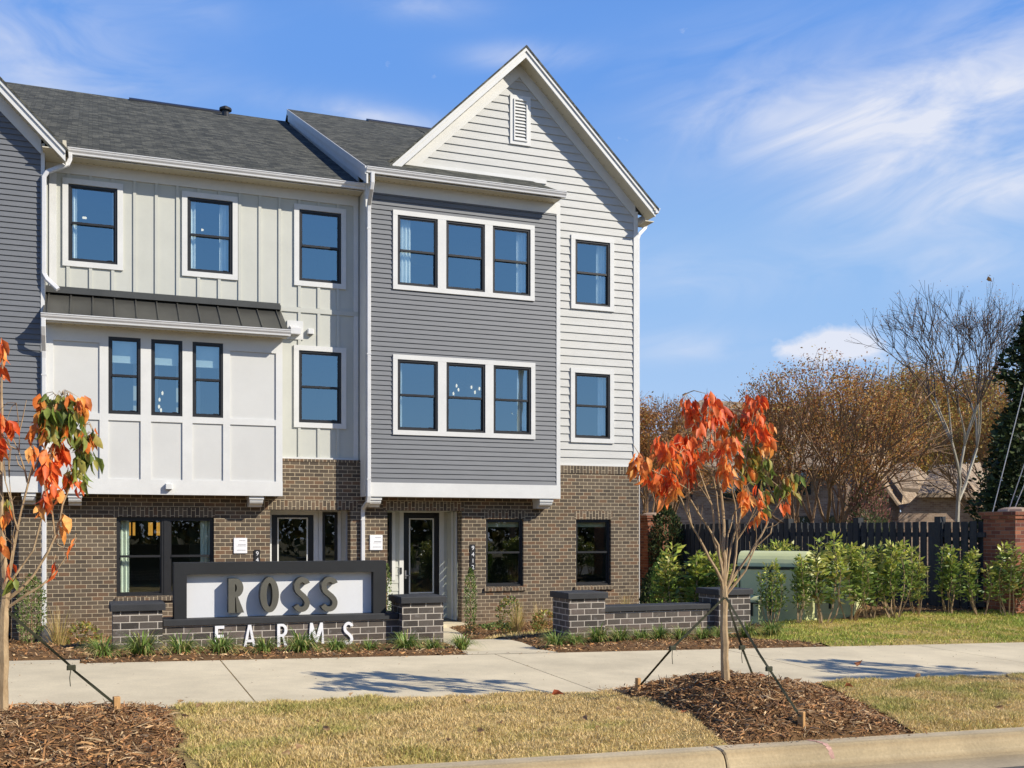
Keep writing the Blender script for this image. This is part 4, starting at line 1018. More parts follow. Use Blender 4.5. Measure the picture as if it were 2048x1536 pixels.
for ch, x0, x1, za, zb in (('R', 457, 488.5, 1157.4, 1226), ('O', 520.5, 558, 1154.7, 1225.5), ('S', 590.5, 618, 1154.5, 1224.5), ('S', 644.7, 674, 1154, 1223.8)):
    Yl = 13.122; X0, X1 = PX(x0, Yl), PX(x1, Yl); Z1, Z0 = P(x0, za, Yl)[2], P(x0, zb, Yl)[2]
    l = poly_letter('letter', GLYPH(ch, X1-X0, Z1-Z0, .078 if ch != 'S' else .064), X0, Z0, X1-X0, Z1-Z0, Yl+.073, .146, M['letter'], sg, label='bronze letter '+ch)
for ch, x0, x1, za, zb in (('F', 430, 448.6, 1252, 1297), ('A', 487, 511.7, 1250, 1297), ('R', 554.5, 576, 1248, 1295), ('M', 617, 648.7, 1246, 1292), ('S', 687.3, 706, 1244, 1290.5)):
    Yl = 13.128; X0, X1 = PX(x0, Yl), PX(x1, Yl); Z1, Z0 = P(x0, za, Yl)[2], P(x0, zb, Yl)[2]
    poly_letter('letter', GLYPH(ch, X1-X0, Z1-Z0, .036), X0, Z0, X1-X0, Z1-Z0, Yl+.008, .02, M['letterwhite'], sg, label='white letter '+ch)
gw = thing('garden_wall', 'low dark brick wall between two capped pillars right of the front path', 'wall', (7.4, 13.3, -1.5))
pillar(gw, 5.935, 6.535, 12.95, -.840); pillar(gw, 8.285, 8.875, 12.95, -.840)
m = MB(); m.box(6.40, 8.40, 13.10, 13.40, -1.85, -1.118, skip='d'); wl = m.build('wall', M['signbrick'], gw)
m = MB(); m.bevbox(6.50, 8.32, 13.065, 13.435, -1.118, -1.046, .01); m.build('cap', M['capgrey'], wl)

# wall plates
def textmesh(name, s, X, Z, h, Y, mat, parent, spacing=1.):
    cu = bpy.data.curves.new(name, 'FONT'); cu.body = s; cu.size = h*1.38; cu.align_x = 'CENTER'; cu.extrude = .003
    ob = bpy.data.objects.new(name, cu); COL.objects.link(ob)
    me = bpy.data.meshes.new_from_object(ob.evaluated_get(bpy.context.evaluated_depsgraph_get())); bpy.data.objects.remove(ob)
    org = ORG[parent.name][0]
    for v in me.vertices:
        a, b, c = v.co; v.co = (a+X-org[0], -c+Y-org[1], b+Z-org[2])
    me.materials.clear(); me.materials.append(mat); o = bpy.data.objects.new(name, me); COL.objects.link(o); o.parent = parent; ORG[o.name] = ORG[parent.name]; return o
def number_plate(x0, x1, y0, y1, label):
    X0, X1 = PX(x0, YB), PX(x1, YB); Z1, Z0 = P(x0, y0, YB)[2], P(x0, y1, YB)[2]
    t = thing('house_number', label, 'number plate', ((X0+X1)/2, YB, Z0))
    m = MB(); m.box(X0, X1, YB-.025, YB-.001, Z0, Z1); m.build('plate', M['black'], t)
    dz = (Z1-Z0)/4
    for i, ch in enumerate('9412'): textmesh('digit', ch, (X0+X1)/2, Z1-dz*(i+.86), dz*.68, YB-.029, M['numwhite'], t)
number_plate(940, 950, 1089, 1140, 'black vertical plate with white digits 9412 on the brick right of the end door')
number_plate(508.5, 520, 1100, 1151, 'black vertical number plate left of the middle door, lower half hidden behind the sign')
def plaque(x0, x1, y0, y1, label):
    X0, X1 = PX(x0, YB), PX(x1, YB); Z1, Z0 = P(x0, y0, YB)[2], P(x0, y1, YB)[2]
    t = thing('wall_plaque', label, 'wall plaque', ((X0+X1)/2, YB, Z0))
    m = MB(); m.bevbox(X0, X1, YB-.03, YB-.001, Z0, Z1, .006); m.build('board', M['letterwhite'], t)
    w = X1-X0; h = Z1-Z0
    for zc, a, b, th in ((.83, .42, .86, .030), (.55, .34, .90, .045), (.46, .22, .92, .008), (.20, .25, .88, .030)):
        x = X0+w*a; m = MB()
        while x < X0+w*b:
            ww = w*(.035+.05*random.random()) if th > .01 else w*.7
            m.box(x, min(x+ww, X0+w*b), YB-.0325, YB-.031, Z0+h*(zc-th/2), Z0+h*(zc+th/2)); x += ww+w*.018
        m.build('print_line', M['inkgrey'], t)
plaque(467, 494, 1076, 1106.5, 'small white plaque with grey print beside the ground floor double window')
plaque(739, 764.5, 1070, 1100, 'small white plaque with grey print right of the white downspout by the end door')

# ---------------------------------------------------------------- curtains, shades, lamps seen through the panes
def curtain(x0, x1, z0, z1, Y, label):
    t = MB(); n = max(8, int((x1-x0)/.02)); nf = max(1.5, (x1-x0)/.075)
    pts = [(x0+(x1-x0)*i/n, Y+.028*math.sin(i/n*nf*2*math.pi)) for i in range(n+1)]
    for (a, ya), (b, yb) in zip(pts, pts[1:]): t.face([(a, ya, z0), (b, yb, z0), (b, yb, z1), (a, ya, z1)])
    return t.build('curtain', M['curtain'], None, True, label, 'curtain', 'white curtains in the windows')
YC = YS+.16; YCg = YG+.16
for a, b, z0, z1, Y, l in (
    (-.40, -.28, 5.2, 6.80, YC, 'white curtain at the left of the top left window'), (.37, .45, 5.2, 6.80, YC, 'narrow white curtain at the right of the top left window'),
    (1.83, 1.97, 5.2, 6.80, YC, 'white curtain at the left of the second top window'), (2.45, 2.66, 5.2, 6.80, YC, 'white curtain at the right of the second top window'),
    (6.08, 6.40, 5.15, 6.76, YCg, 'bright white curtain in the left pane of the upper triple window'), (8.86, 9.10, 5.15, 6.76, YCg, 'white curtain in the right pane of the upper triple window'),
    (6.08, 6.20, 2.05, 3.68, YCg, 'white curtain at the left of the lower triple window'), (8.88, 9.11, 2.05, 3.68, YCg, 'white curtain at the right of the lower triple window'),
    (10.50, 10.60, 5.2, 6.82, YC, 'narrow white curtain at the left of the top right window'), (11.12, 11.36, 5.2, 6.82, YC, 'wide white curtain at the right of the top right window'),
    (11.16, 11.36, 2.1, 3.72, YC, 'white curtain at the right of the second floor right window'),
    (.49, .69, -1.4, .28, YB+.28, 'pale curtain at the left of the ground floor double window'), (2.07, 2.28, -1.4, .28, YB+.28, 'pale curtain at the right of the ground floor double window')):
    curtain(a, b, z0, z1, Y, l)
def shade(x0, x1, z0, z1, Y, label, mat='blind'):
    m = MB(); m.box(x0, x1, Y, Y+.006, z0, z1); m.tube([(x0, Y+.003, z0), (x1, Y+.003, z0)], .012, 6); return m.build('window_shade', M[mat], None, False, label, 'window shade', 'roller shades in the windows')
for w, l in zip(A, ('left', 'middle', 'right')): shade(w[0]+.05, w[1]-.05, 3.28, 3.75, YG+.12, 'half drawn roller shade in the %s tall window of the white bay' % l)
shade(Wa[0]+.05, Wa[1]-.05, .09, .26, YB+.20, 'cream shade rolled up in the ground floor window next to the end door', 'blindwarm'); shade(Wb[0]+.05, Wb[1]-.05, .09, .26, YB+.20, 'cream shade rolled up in the ground floor window at the right corner', 'blindwarm')
def lamp(px, py, Y, r, label, h=.03, mat='lampwhite', name='ceiling_lamp', grp=None):
    x, y, z = P(px, py, Y); m = MB(); m.tube([(x, y, z), (x, y, z+h)], r, 12); return m.build(name, M[mat], None, False, label, 'lamp', grp)
lamp(169, 437, 24.5, .045, 'small recessed lamp glowing behind the top left window'); lamp(403, 461, 24.5, .045, 'small recessed lamp glowing behind the second top window')
lamp(955, 475, 24.0, .18, 'round ceiling lamp glowing behind the middle pane of the upper triple window', .10)
def chandelier(pts, label):
    t = thing('chandelier', label, 'chandelier', P(*pts[0], 24.2))
    x0, y0, z0 = P(pts[0][0], pts[0][1]-14, 24.2)
    for px, py in pts:
        x, y, z = P(px, py, 24.2); m = MB(); m.tube([(x, y, z-.03), (x, y, z+.02), (x, y, z+.05)], [.016, .022, .008], 8); b = m.build('bulb', M['lampwhite'], t)
        m = MB(); m.tube([(x, y, z+.05), ((x+x0)/2, y, z+.12), (x0, y, z0)], .008, 5); m.build('arm', M['inkgrey'], b)
chandelier([(913, 772), (917, 780), (907, 788), (943, 775), (950, 785), (959, 778)], 'chandelier with small bright bulbs behind the lower triple window')
chandelier([(319, 800), (325, 787), (318, 814), (322, 821)], 'chandelier with small bright bulbs behind the middle window of the white bay')
for x, w, l in ((257, 9, 'leftmost'), (268, 5, 'second'), (301, 9, 'third'), (316.5, 7, 'rightmost')):
    x0, y, z0 = P(x-w/2, 1071, 24.0); x1, _, z1 = P(x+w/2, 1045, 24.0); t = thing('pendant_lamp', 'amber glass pendant lamp, %s of the four behind the ground floor double window' % l, 'lamp', ((x0+x1)/2, y, z0), 'amber pendant lamps')
    m = MB(); m.tube([((x0+x1)/2, y, z0), ((x0+x1)/2, y, z1)], (x1-x0)/2, 12); m.build('lamp_shade', M['lampwarm'], t)
    m = MB(); m.tube([((x0+x1)/2, y, z1), ((x0+x1)/2, y, z1+.5)], .008, 5); m.build('cord', M['black'], t)

# ================================================================= vegetation helpers
def leafset(name, B, D, L, W, C, mat, parent=None, curl=.25, fold=.25, simple=False, kind=None, nrm=None):
    """many leaves as one mesh. B base points, D directions, L lengths, W widths, C colours"""
    n = len(B); D = D/np.linalg.norm(D, axis=1, keepdims=True)
    rnd = RNG.normal(0, 1, (n, 3)) if nrm is None else nrm+RNG.normal(0, .35, (n, 3))
    S = np.cross(D, rnd); S /= np.linalg.norm(S, axis=1, keepdims=True)+1e-9; U = np.cross(S, D)
    L = np.broadcast_to(L, n)[:, None]; W = np.broadcast_to(W, n)[:, None]/2
    cu = RNG.uniform(-.2, 1., (n, 1))*curl
    if simple:
        V = [B, B+D*L*.5+S*W+U*W*fold, B+D*L-U*L*cu*.3, B+D*L*.5-S*W+U*W*fold]; F0 = [[0, 1, 2, 3]]; k = 4
    else:
        c1 = B+D*L*.32+U*L*cu*.10; c2 = B+D*L*.68+U*L*cu*.02; tip = B+D*L-U*L*cu*.45
        V = [B, c1+S*W+U*W*fold, c1, c1-S*W+U*W*fold, c2+S*W*.72+U*W*fold*.7, c2, c2-S*W*.72+U*W*fold*.7, tip]
        F0 = [[0, 1, 2, 2], [0, 2, 3, 3], [1, 4, 5, 2], [2, 5, 6, 3], [4, 7, 5, 5], [5, 7, 6, 6]]; k = 8
    V = np.stack(V, 1).reshape(-1, 3); K = np.arange(n)[:, None]*k
    me_v = V; Cc = np.repeat(C, k, 0)
    if simple: return npmesh(name, me_v, K+np.array([F0[0]]), Cc, mat, parent, False, kind=kind)
    # split: quads and tris as two index sets -> use tris throughout
    T = []
    for q in F0:
        T.append([q[0], q[1], q[2]])
        if q[3] != q[2]: T.append([q[0], q[2], q[3]])
    return npmesh(name, me_v, np.concatenate([K+np.array([t]) for t in T], 0), Cc, mat, parent, True, kind=kind)
def vr(n, s=1.): return RNG.normal(0, s, (n, 3))
def jit(cols, n, a=.7, b=1.25): return np.array(cols)[RNG.integers(0, len(cols), n)]*RNG.uniform(a, b, (n, 1))
def copytree(o, label=None, group=None):
    c = o.copy(); COL.objects.link(c)
    if label: c['label'] = label
    if group: c['group'] = group
    for ch in list(o.children):
        d = ch.copy(); COL.objects.link(d); d.parent = c
        for g in list(ch.children):
            e = g.copy(); COL.objects.link(e); e.parent = d
    return c

# ---------------------------------------------------------------- young trees
RED = [(.84, .155, .03), (.90, .21, .045), (.76, .11, .025), (.94, .31, .08), (.86, .17, .04)]
ORA = [(.92, .36, .07), (.86, .26, .05), (.95, .46, .12), (.76, .22, .05)]
MIX = [(.24, .27, .06), (.42, .34, .07), (.64, .26, .05), (.76, .20, .035), (.18, .23, .05)]
GRN = [(.19, .26, .05), (.32, .38, .07), (.25, .30, .06), (.48, .43, .09), (.15, .20, .04)]
def young_tree(name, label, base, t, limbs, clumps, leafL, group, twigs=40):
    root = thing(name, label, 'tree', base, group)
    tr = MB(); allp = []
    for pts, r0, r1 in limbs:
        W_ = []
        for i, (px, py, dt) in enumerate(pts): W_.append(Vector(PT(px, py, t+dt)))
        # refine and wobble
        Q = [W_[0]]
        for a, b in zip(W_, W_[1:]):
            L = (b-a).length; k = max(1, int(L/.09))
            for i in range(1, k+1): Q.append(a.lerp(b, i/k)+Vector(RNG.normal(0, .004, 3)))
        n = len(Q); rad = [(r0+(r1-r0)*(i/(n-1))**.7)*(1+.10*math.sin(i*2.3)*RNG.uniform(.3, 1)) for i in range(n)]
        tr.tube(Q, rad, 7 if r0 > .02 else 5); allp += Q[n//3:] if r0 < .02 else []
        if r0 < .02:
            for _ in range(2+int(n/9)):                     # side twigs with buds
                i = RNG.integers(n//3, n); p = Q[i]; d = (Q[min(i+1, n-1)]-Q[max(i-1, 0)]).normalized()+Vector(RNG.normal(0, .55, 3)); d.z = abs(d.z)+.3; d.normalize(); L = RNG.uniform(.08, .26)
                tw = [p, p+d*L*.5+Vector(RNG.normal(0, .008, 3)), p+d*L+Vector((0, 0, .02))]; tr.tube(tw, [.0045, .0035, .002], 4); allp.append(tw[-1])
    tr.build('trunk', M['bark'], root, True)
    B, D, C, LL = [], [], [], []; wood = MB()
    for cx, cy, hx, hy, n, pal, dt in clumps:
        n = max(n, int(round(n*2.0))); ctr = Vector(PT(cx, cy, t+dt)); sx_ = hx/FOC*t; sz = hy/FOC*t
        k = RNG.uniform(-1, 1, (n, 3)); p = np.stack([k[:, 0]*sx_*.85, k[:, 1]*min(sx_, .22), k[:, 2]*sz*.85+leafL*.32], 1)
        q = np.stack([p[:, 0]*C_+p[:, 1]*S_, -p[:, 0]*S_+p[:, 1]*C_, p[:, 2]], 1)+np.array(ctr)
        out = np.stack([k[:, 0]*.38, k[:, 1]*.38-.05, np.full(n, -1.)], 1)+vr(n, .17)
        B.append(q); D.append(out); C.append(jit(pal, n, .78, 1.2)); LL.append(RNG.uniform(.55, 1.2, n)*leafL)
        # petioles back to the nearest twig
        if allp:
            P_ = np.array([tuple(a) for a in allp])
            for b in q[::2]:
                j = np.argmin(((P_-b)**2).sum(1))
                if ((P_[j]-b)**2).sum() < .05: a = Vector(P_[j]); b_ = Vector(b); wood.tube([a, a.lerp(b_, .5)+Vector((0, 0, .03)), b_], [.003, .0025, .0015], 3, False)
    tr2 = wood.build('twig', M['bark'], root, kind='stuff') if wood.f else None
    B = np.concatenate(B); D = np.concatenate(D); C = np.concatenate(C); LL = np.concatenate(LL)
    leafset('crown', B, D, LL, LL*RNG.uniform(.36, .48, len(B)), C, M['leaf'], root, .55, .45)
    return root
z53 = lambda x, y: (1260+x/5.39, 770+y/5.39)
cl = []
for x, y, hx, hy, n, pal, dt in ((600, 235, 45, 85, 6, RED, .1), (680, 300, 60, 130, 12, RED, 0), (870, 200, 70, 120, 11, RED, -.1), (900, 380, 100, 110, 16, RED, 0), (985, 280, 40, 90, 7, RED, .1), (1065, 330, 45, 70, 5, RED, .2),
        (1330, 210, 110, 85, 12, RED, .1), (1280, 330, 90, 90, 9, RED, .2), (1380, 480, 110, 140, 18, RED, .0), (1260, 470, 45, 80, 4, RED, .2), (1480, 600, 40, 110, 5, ORA, .1), (1490, 470, 40, 60, 3, ORA, .15),
        (350, 690, 110, 110, 15, RED, -.3), (430, 800, 80, 110, 9, ORA, -.35), (120, 870, 95, 110, 14, ORA, -.5), (200, 1000, 70, 80, 7, RED, -.45), (60, 930, 35, 60, 4, ORA, -.55),
        (590, 680, 100, 130, 16, RED, -.2), (540, 620, 50, 70, 5, RED, -.1), (660, 830, 90, 120, 11, RED, -.2), (780, 480, 50, 70, 5, RED, -.1), (720, 430, 60, 60, 5, RED, .1), (800, 700, 60, 120, 6, RED, .1), (880, 610, 50, 80, 4, RED, .2),
        (1040, 690, 110, 100, 12, RED, -.3), (1090, 640, 60, 60, 5, ORA, -.3), (1040, 1000, 80, 140, 13, ORA, -.35), (1000, 850, 50, 90, 5, ORA, -.3), (400, 1010, 110, 120, 14, RED, -.4), (370, 1200, 50, 110, 4, RED, -.4), (470, 1180, 50, 80, 5, ORA, -.4), (290, 1120, 30, 90, 3, ORA, -.4),
        (620, 990, 70, 110, 9, RED, -.2), (690, 1000, 30, 60, 2, RED, -.2), (1230, 1270, 60, 130, 7, ORA, -.3), (1270, 1190, 60, 80, 5, ORA, -.3), (1390, 1200, 45, 120, 5, RED, -.2), (1250, 930, 70, 110, 7, MIX, .1), (1360, 880, 80, 140, 12, MIX, .2), (1310, 730, 60, 80, 6, MIX, .2),
        (1460, 920, 60, 110, 7, GRN, .15), (1430, 1130, 50, 130, 6, MIX, .1), (1150, 820, 60, 90, 6, MIX, .1), (1180, 1090, 50, 90, 5, MIX, -.1), (1110, 490, 60, 80, 6, MIX, .3), (1160, 560, 40, 70, 3, GRN, .3), (1010, 510, 60, 70, 6, ORA, .2),
        (1690, 1040, 70, 90, 7, MIX, .2), (1800, 1040, 50, 70, 4, GRN, .25), (1640, 1140, 50, 80, 5, GRN, .2), (1740, 1160, 50, 90, 5, MIX, .25), (1640, 1310, 60, 60, 3, RED, .2), (1400, 1430, 35, 60, 3, ORA, -.1), (1340, 1500, 30, 40, 2, RED, -.1), (1470, 1330, 30, 80, 3, GRN, .05)):
    cl.append((*z53(x, y), hx/5.39, hy/5.39, n, pal, dt))
t1 = 8.76
limbs = [([(1452, 1372, 0), (1450, 1340, 0), (1447, 1260, 0), (1449, 1200, 0), (1447, 1170, 0)], .037, .031),
    ([(1447, 1180, 0), (1448, 1120, 0), (1446, 1030, .05), (1438, 960, .05), (1431, 880, 0), (1422, 800, -.08)], .022, .004),
    ([(1447, 1185, 0), (1432, 1140, -.08), (1408, 1095, -.15), (1383, 1050, -.2), (1362, 1000, -.3), (1340, 955, -.35)], .017, .004),
    ([(1446, 1165, 0), (1436, 1090, -.05), (1412, 1050, -.1), (1380, 1000, -.15), (1365, 960, -.2), (1335, 905, -.3)], .014, .004),
    ([(1445, 1130, 0), (1428, 1075, -.05), (1424, 1010, -.05), (1405, 960, -.1), (1378, 880, -.05), (1370, 830, 0)], .012, .003),
    ([(1447, 1120, 0), (1440, 1060, .05), (1434, 985, .05), (1412, 880, .05), (1395, 850, 0)], .012, .003),
    ([(1449, 1190, 0), (1466, 1140, .05), (1474, 1080, .08), (1470, 1010, .1), (1462, 960, 0), (1455, 900, -.2)], .014, .004),
    ([(1449, 1185, 0), (1480, 1135, .1), (1520, 1075, .15), (1540, 1040, .2), (1572, 985, .2), (1585, 960, .25)], .016, .004),
    ([(1452, 1190, 0), (1490, 1140, .05), (1510, 1095, .1), (1540, 1065, .1), (1545, 1045, .2)], .012, .004),
    ([(1450, 1170, 0), (1462, 1090, .1), (1484, 1020, .15), (1484, 970, .15), (1495, 900, .15), (1508, 820, .1)], .013, .003),
    ([(1449, 1140, 0), (1456, 1070, .05), (1468, 1030, .1), (1490, 990, -.1), (1490, 975, -.2)], .010, .003),
    ([(1383, 1050, -.2), (1378, 1020, -.2), (1378, 980, -.25), (1345, 960, -.4), (1290, 935, -.5)], .008, .003),
    ([(1474, 1080, .08), (1500, 1040, .05), (1515, 1010, .0), (1520, 985, -.1)], .009, .003)]
tree1 = young_tree('young_tree', 'young staked tree with orange-red drooping leaves on the mulch mound at right', (T1[0], T1[1], -1.25), t1, limbs, cl, .118, 'young street trees')
z64 = lambda x, y: (x/6.4, 780+y/6.4)
cl = []
for x, y, hx, hy, n, pal, dt in ((560, 220, 80, 120, 8, MIX, .1), (700, 200, 90, 100, 9, GRN, .1), (860, 180, 90, 100, 9, MIX, .1), (1020, 220, 80, 110, 9, ORA, .1), (540, 400, 70, 90, 8, MIX, .0), (660, 380, 80, 110, 8, GRN, .0), (820, 360, 90, 110, 9, GRN, .1), (960, 400, 80, 100, 8, GRN, .1),
        (480, 560, 50, 80, 5, ORA, 0), (600, 560, 70, 100, 8, MIX, 0), (880, 560, 80, 100, 7, MIX, .1), (1090, 640, 60, 100, 6, MIX, .15), (1200, 600, 50, 110, 5, MIX, .2), (1060, 780, 60, 80, 5, GRN, .2), (760, 760, 80, 80, 8, RED, .1), (620, 880, 70, 80, 7, ORA, 0), (820, 880, 60, 70, 6, RED, .1),
        (1000, 930, 70, 60, 5, GRN, .15), (1160, 900, 60, 80, 5, GRN, .2), (560, 1050, 50, 90, 5, RED, 0), (650, 1000, 50, 90, 5, RED, 0), (740, 1090, 40, 80, 3, RED, .1), (930, 1090, 60, 70, 4, GRN, .15), (1050, 1170, 50, 70, 3, GRN, .2), (840, 1180, 60, 60, 3, RED, .1), (980, 1250, 40, 60, 2, RED, .15), (600, 1180, 40, 90, 3, RED, 0),
        (640, 1320, 60, 60, 3, RED, 0), (560, 1430, 40, 60, 2, RED, 0), (800, 1330, 50, 50, 2, ORA, .1), (400, 840, 40, 60, 3, ORA, -.1), (80, 500, 40, 70, 3, RED, -.1), (20, 400, 40, 60, 3, RED, -.1), (30, 720, 30, 60, 2, RED, -.1), (-60, 600, 60, 200, 10, RED, -.2), (560, 1580, 35, 60, 2, ORA, 0), (810, 1690, 35, 60, 2, ORA, .1), (730, 1850, 35, 60, 1, ORA, .1), (990, 2000, 30, 60, 1, RED, .1), (720, 2290, 30, 50, 1, RED, .1),
        (50, 1630, 30, 60, 2, ORA, -.1), (130, 2320, 40, 50, 2, RED, -.1), (190, 2470, 40, 60, 2, GRN, -.1), (10, 1990, 30, 60, 2, ORA, -.1), (100, 1520, 50, 60, 2, MIX, -.1), (10, -560, 60, 90, 5, RED, 0), (0, -440, 40, 70, 3, ORA, 0), (-20, -250, 40, 60, 2, RED, 0), (-200, -400, 150, 300, 20, RED, 0), (-250, 200, 160, 300, 24, RED, -.1)):
    cl.append((*z64(x, y), hx/6.4, hy/6.4, n, pal, dt))
t0 = T0[1]/(C_-((8-1024)/FOC)*S_); b0 = PT(6, 1422, t0)
limbs = [([(6, 1432, 0), (5, 1390, 0), (9, 1300, 0), (8, 1220, 0), (12, 1190, 0)], .035, .030),
    ([(12, 1195, 0), (8, 1120, 0), (4, 1050, 0), (0, 980, 0), (4, 880, 0), (3, 820, 0), (5, 700, 0)], .030, .004),
    ([(14, 1190, 0), (22, 1120, 0), (35, 1060, -.03), (50, 990, -.03), (62, 950, 0), (72, 905, 0), (88, 870, .05)], .017, .004),
    ([(62, 950, 0), (70, 935, 0), (85, 900, .03), (100, 850, .05), (118, 800, .08)], .010, .003),
    ([(14, 1200, 0), (40, 1180, 0), (66, 1150, .03), (95, 1105, .05), (112, 1070, .08), (125, 1010, .1), (140, 970, .12), (152, 930, .15), (172, 850, .2)], .014, .003),
    ([(16, 1215, 0), (50, 1190, 0), (85, 1170, .03), (110, 1145, .08), (140, 1100, .1), (155, 1075, .12)], .011, .003),
    ([(12, 1180, 0), (25, 1160, -.03), (45, 1130, 0), (65, 1100, 0), (80, 1050, 0), (92, 1000, 0), (95, 940, 0), (120, 860, .08)], .011, .003),
    ([(36, 1060, -.03), (22, 1010, -.1), (14, 960, -.1), (8, 920, -.1)], .007, .003),
    ([(55, 965, 0), (48, 940, 0), (38, 900, 0), (25, 870, 0)], .008, .003), ([(38, 905, 0), (40, 880, 0), (40, 868, 0)], .005, .002), ([(30, 1040, 0), (22, 990, 0), (18, 955, 0)], .006, .002),
    ([(110, 1072, .08), (106, 1030, .06), (100, 985, .04), (96, 930, .03)], .007, .003), ([(12, 1190, 0), (-10, 1110, 0), (-30, 1000, 0), (-30, 880, 0)], .018, .004), ([(12, 1200, 0), (-40, 1120, 0), (-80, 1000, -.1)], .014, .004)]
tree0 = young_tree('young_tree', 'young staked tree, half bare with orange and green leaves, at the left edge', (b0[0], b0[1], b0[2]), t0, limbs, cl, .126, 'young street trees')
tr3 = copytree(tree1, 'young tree standing off to the right outside the photo, only its shadow seen'); tr3.location.x += 5.5; tr3.location.z -= .12

# guy straps and stakes
def stake(px, py0, py1, t, w, label, rz=.3):
    b = Vector(PT(px, py1, t)); tp = Vector(PT(px, py0, t)); m = MB(); h = w/2; zt = tp.z
    root = thing('wooden_stake', label, 'stake', (b.x, b.y, b.z), 'tree stakes', rz)
    m.bevbox(b.x-h, b.x+h, b.y-h, b.y+h, b.z-.2, zt, .004)
    # keep the box aligned with the rotated root
    q = []
    for v in m.v:
        dx, dy = v[0]-b.x, v[1]-b.y; q.append((b.x+dx*math.cos(rz)-dy*math.sin(rz), b.y+dx*math.sin(rz)+dy*math.cos(rz), v[2]))
    m.v = q; m.build('post', M['wood'], root); return b, zt
def strap(pts, label, w=.019):
    V = [Vector(p) for p in pts]; Q = [V[0]]
    for a, b in zip(V, V[1:]):
        for i in range(1, 7): Q.append(a.lerp(b, i/6))
    m = MB(); n = len(Q); vd = Vector((S_, C_, 0))
    for i in range(n-1):
        d = (Q[i+1]-Q[i]).normalized(); s = d.cross(vd).normalized()
        def off(k): 
            tw = .25*math.sin(k*.9); return s*(w/2*math.cos(tw))+vd*(w/2*math.sin(tw))
        a, b = off(i), off(i+1)
        for e in (.0, .0022):
            q = [Q[i]-a+vd*e, Q[i]+a+vd*e, Q[i+1]+b+vd*e, Q[i+1]-b+vd*e]; m.face([tuple(x) for x in q])
    k = Q[int(n*.52)]; m.bevbox(k.x-.03, k.x+.03, k.y-.012, k.y+.012, k.z-.018, k.z+.018, .006)
    m.tube([tuple(k), (k.x-.01, k.y-.01, k.z-.07), (k.x-.005, k.y-.012, k.z-.13)], .003, 4)
    return m.build('guy_strap', M['strap'], None, False, label, 'strap', 'tree guy straps')
def mpt(px, py):                                     # line of sight against the mulch mound
    a, b = 4., 30.
    for _ in range(40):
        t = (a+b)/2; q = PT(px, py, t); h = float(gz(q[0], q[1]))+(float(h_m1(q[0], q[1])) if in_m1(q[0], q[1]) else 0)
        if q[2] < h: b = t
        else: a = t
    return (a+b)/2
sT = mpt(1603, 1450)
stake(1276, 1356, 1382, mpt(1276, 1381), .040, 'small pine stake at the left tip of the right mulch mound'); stake(1512, 1353, 1366, 9.15, .042, 'small pine stake behind the right tree trunk'); stake(1603, 1423, 1452, sT, .046, 'front pine stake in the right mulch mound near the curb', .6)
strap([PT(1449, 1195, t1-.04), PT(1345, 1296, t1-.1), PT(1281, 1370, mpt(1276, 1381)-.02)], 'olive strap from the right tree to the left stake across the sidewalk'); strap([PT(1452, 1195, t1+.04), PT(1484, 1295, t1+.2), PT(1510, 1362, 9.13)], 'olive strap from the right tree down to the stake behind it'); strap([PT(1452, 1195, t1-.04), PT(1520, 1310, 8.2), PT(1556, 1365, 8.15), PT(1601, 1434, sT-.03)], 'olive strap from the right tree to the front stake by the curb')
m = MB()
for tt, px in ((t1, 1449), (t0, 9)):
    pass
stake(233, 1393, 1412, 7.55, .046, 'pine stake at the sidewalk edge beside the left mulch bed', .2)
strap([PT(14, 1222, t0), PT(135, 1327, 7.4), PT(150, 1343, 7.42), PT(230, 1408, 7.53)], 'olive strap from the left tree to its stake over the sidewalk')

# ---------------------------------------------------------------- planting along the walls
def arch_blades(n, L0, L1, spread, w, cols, lift=1., seg=5, smin=.15):
    V, F, C = [], [], []; th = RNG.uniform(0, 2*np.pi, n); L = RNG.uniform(L0, L1, n); sp = RNG.uniform(smin, 1., n)*spread; r0 = RNG.uniform(0, .05, n)
    base = len(V); col = jit(cols, n, .7, 1.2); P_ = []
    for k in range(seg+1):
        f = k/seg; rr = r0+L*sp*f; a_ = 1.15-.30*np.minimum(sp, 1.2); z = L*lift*(a_*f*1.15-a_*(.25+.85*np.minimum(sp, 1.))*f*f); ww = w*(1-.85*f**2)/2
        cx, cy_ = rr*np.cos(th), rr*np.sin(th); P_ += [np.stack([cx-ww*np.sin(th), cy_+ww*np.cos(th), z], 1), np.stack([cx+ww*np.sin(th), cy_-ww*np.cos(th), z], 1)]
    V = np.stack(P_, 1).reshape(-1, 3); m = 2*(seg+1); K = np.arange(n)[:, None]*m
    F = np.concatenate([K+np.array([[2*k, 2*k+1, 2*k+3, 2*k+2]]) for k in range(seg)], 0)
    return V, F, np.repeat(col, m, 0)
LIR = [(.16, .26, .05), (.24, .35, .07), (.12, .20, .04), (.34, .42, .11), (.52, .46, .17)]
TANG = [(.66, .48, .20), (.76, .58, .28), (.55, .37, .15), (.62, .46, .16), (.46, .40, .12)]
def clumpkind(name, label, cat, group, spots, nproto, maker, mat):
    protos = []
    for i, (x, y, s, lab) in enumerate(spots):
        z = float(gz(x, y))+.02
        if i < nproto:
            r = thing(name, lab or label, cat, (0, 0, 0), group); V, F, C = maker(); npmesh('foliage', V, F, C, mat, r); protos.append(r)
        else: r = copytree(protos[RNG.integers(0, nproto)], lab or label, group)
        r.location = (x, y, z); r.rotation_euler = (0, 0, RNG.uniform(0, 6.28)); r.scale = (s, s, s*RNG.uniform(.9, 1.1))
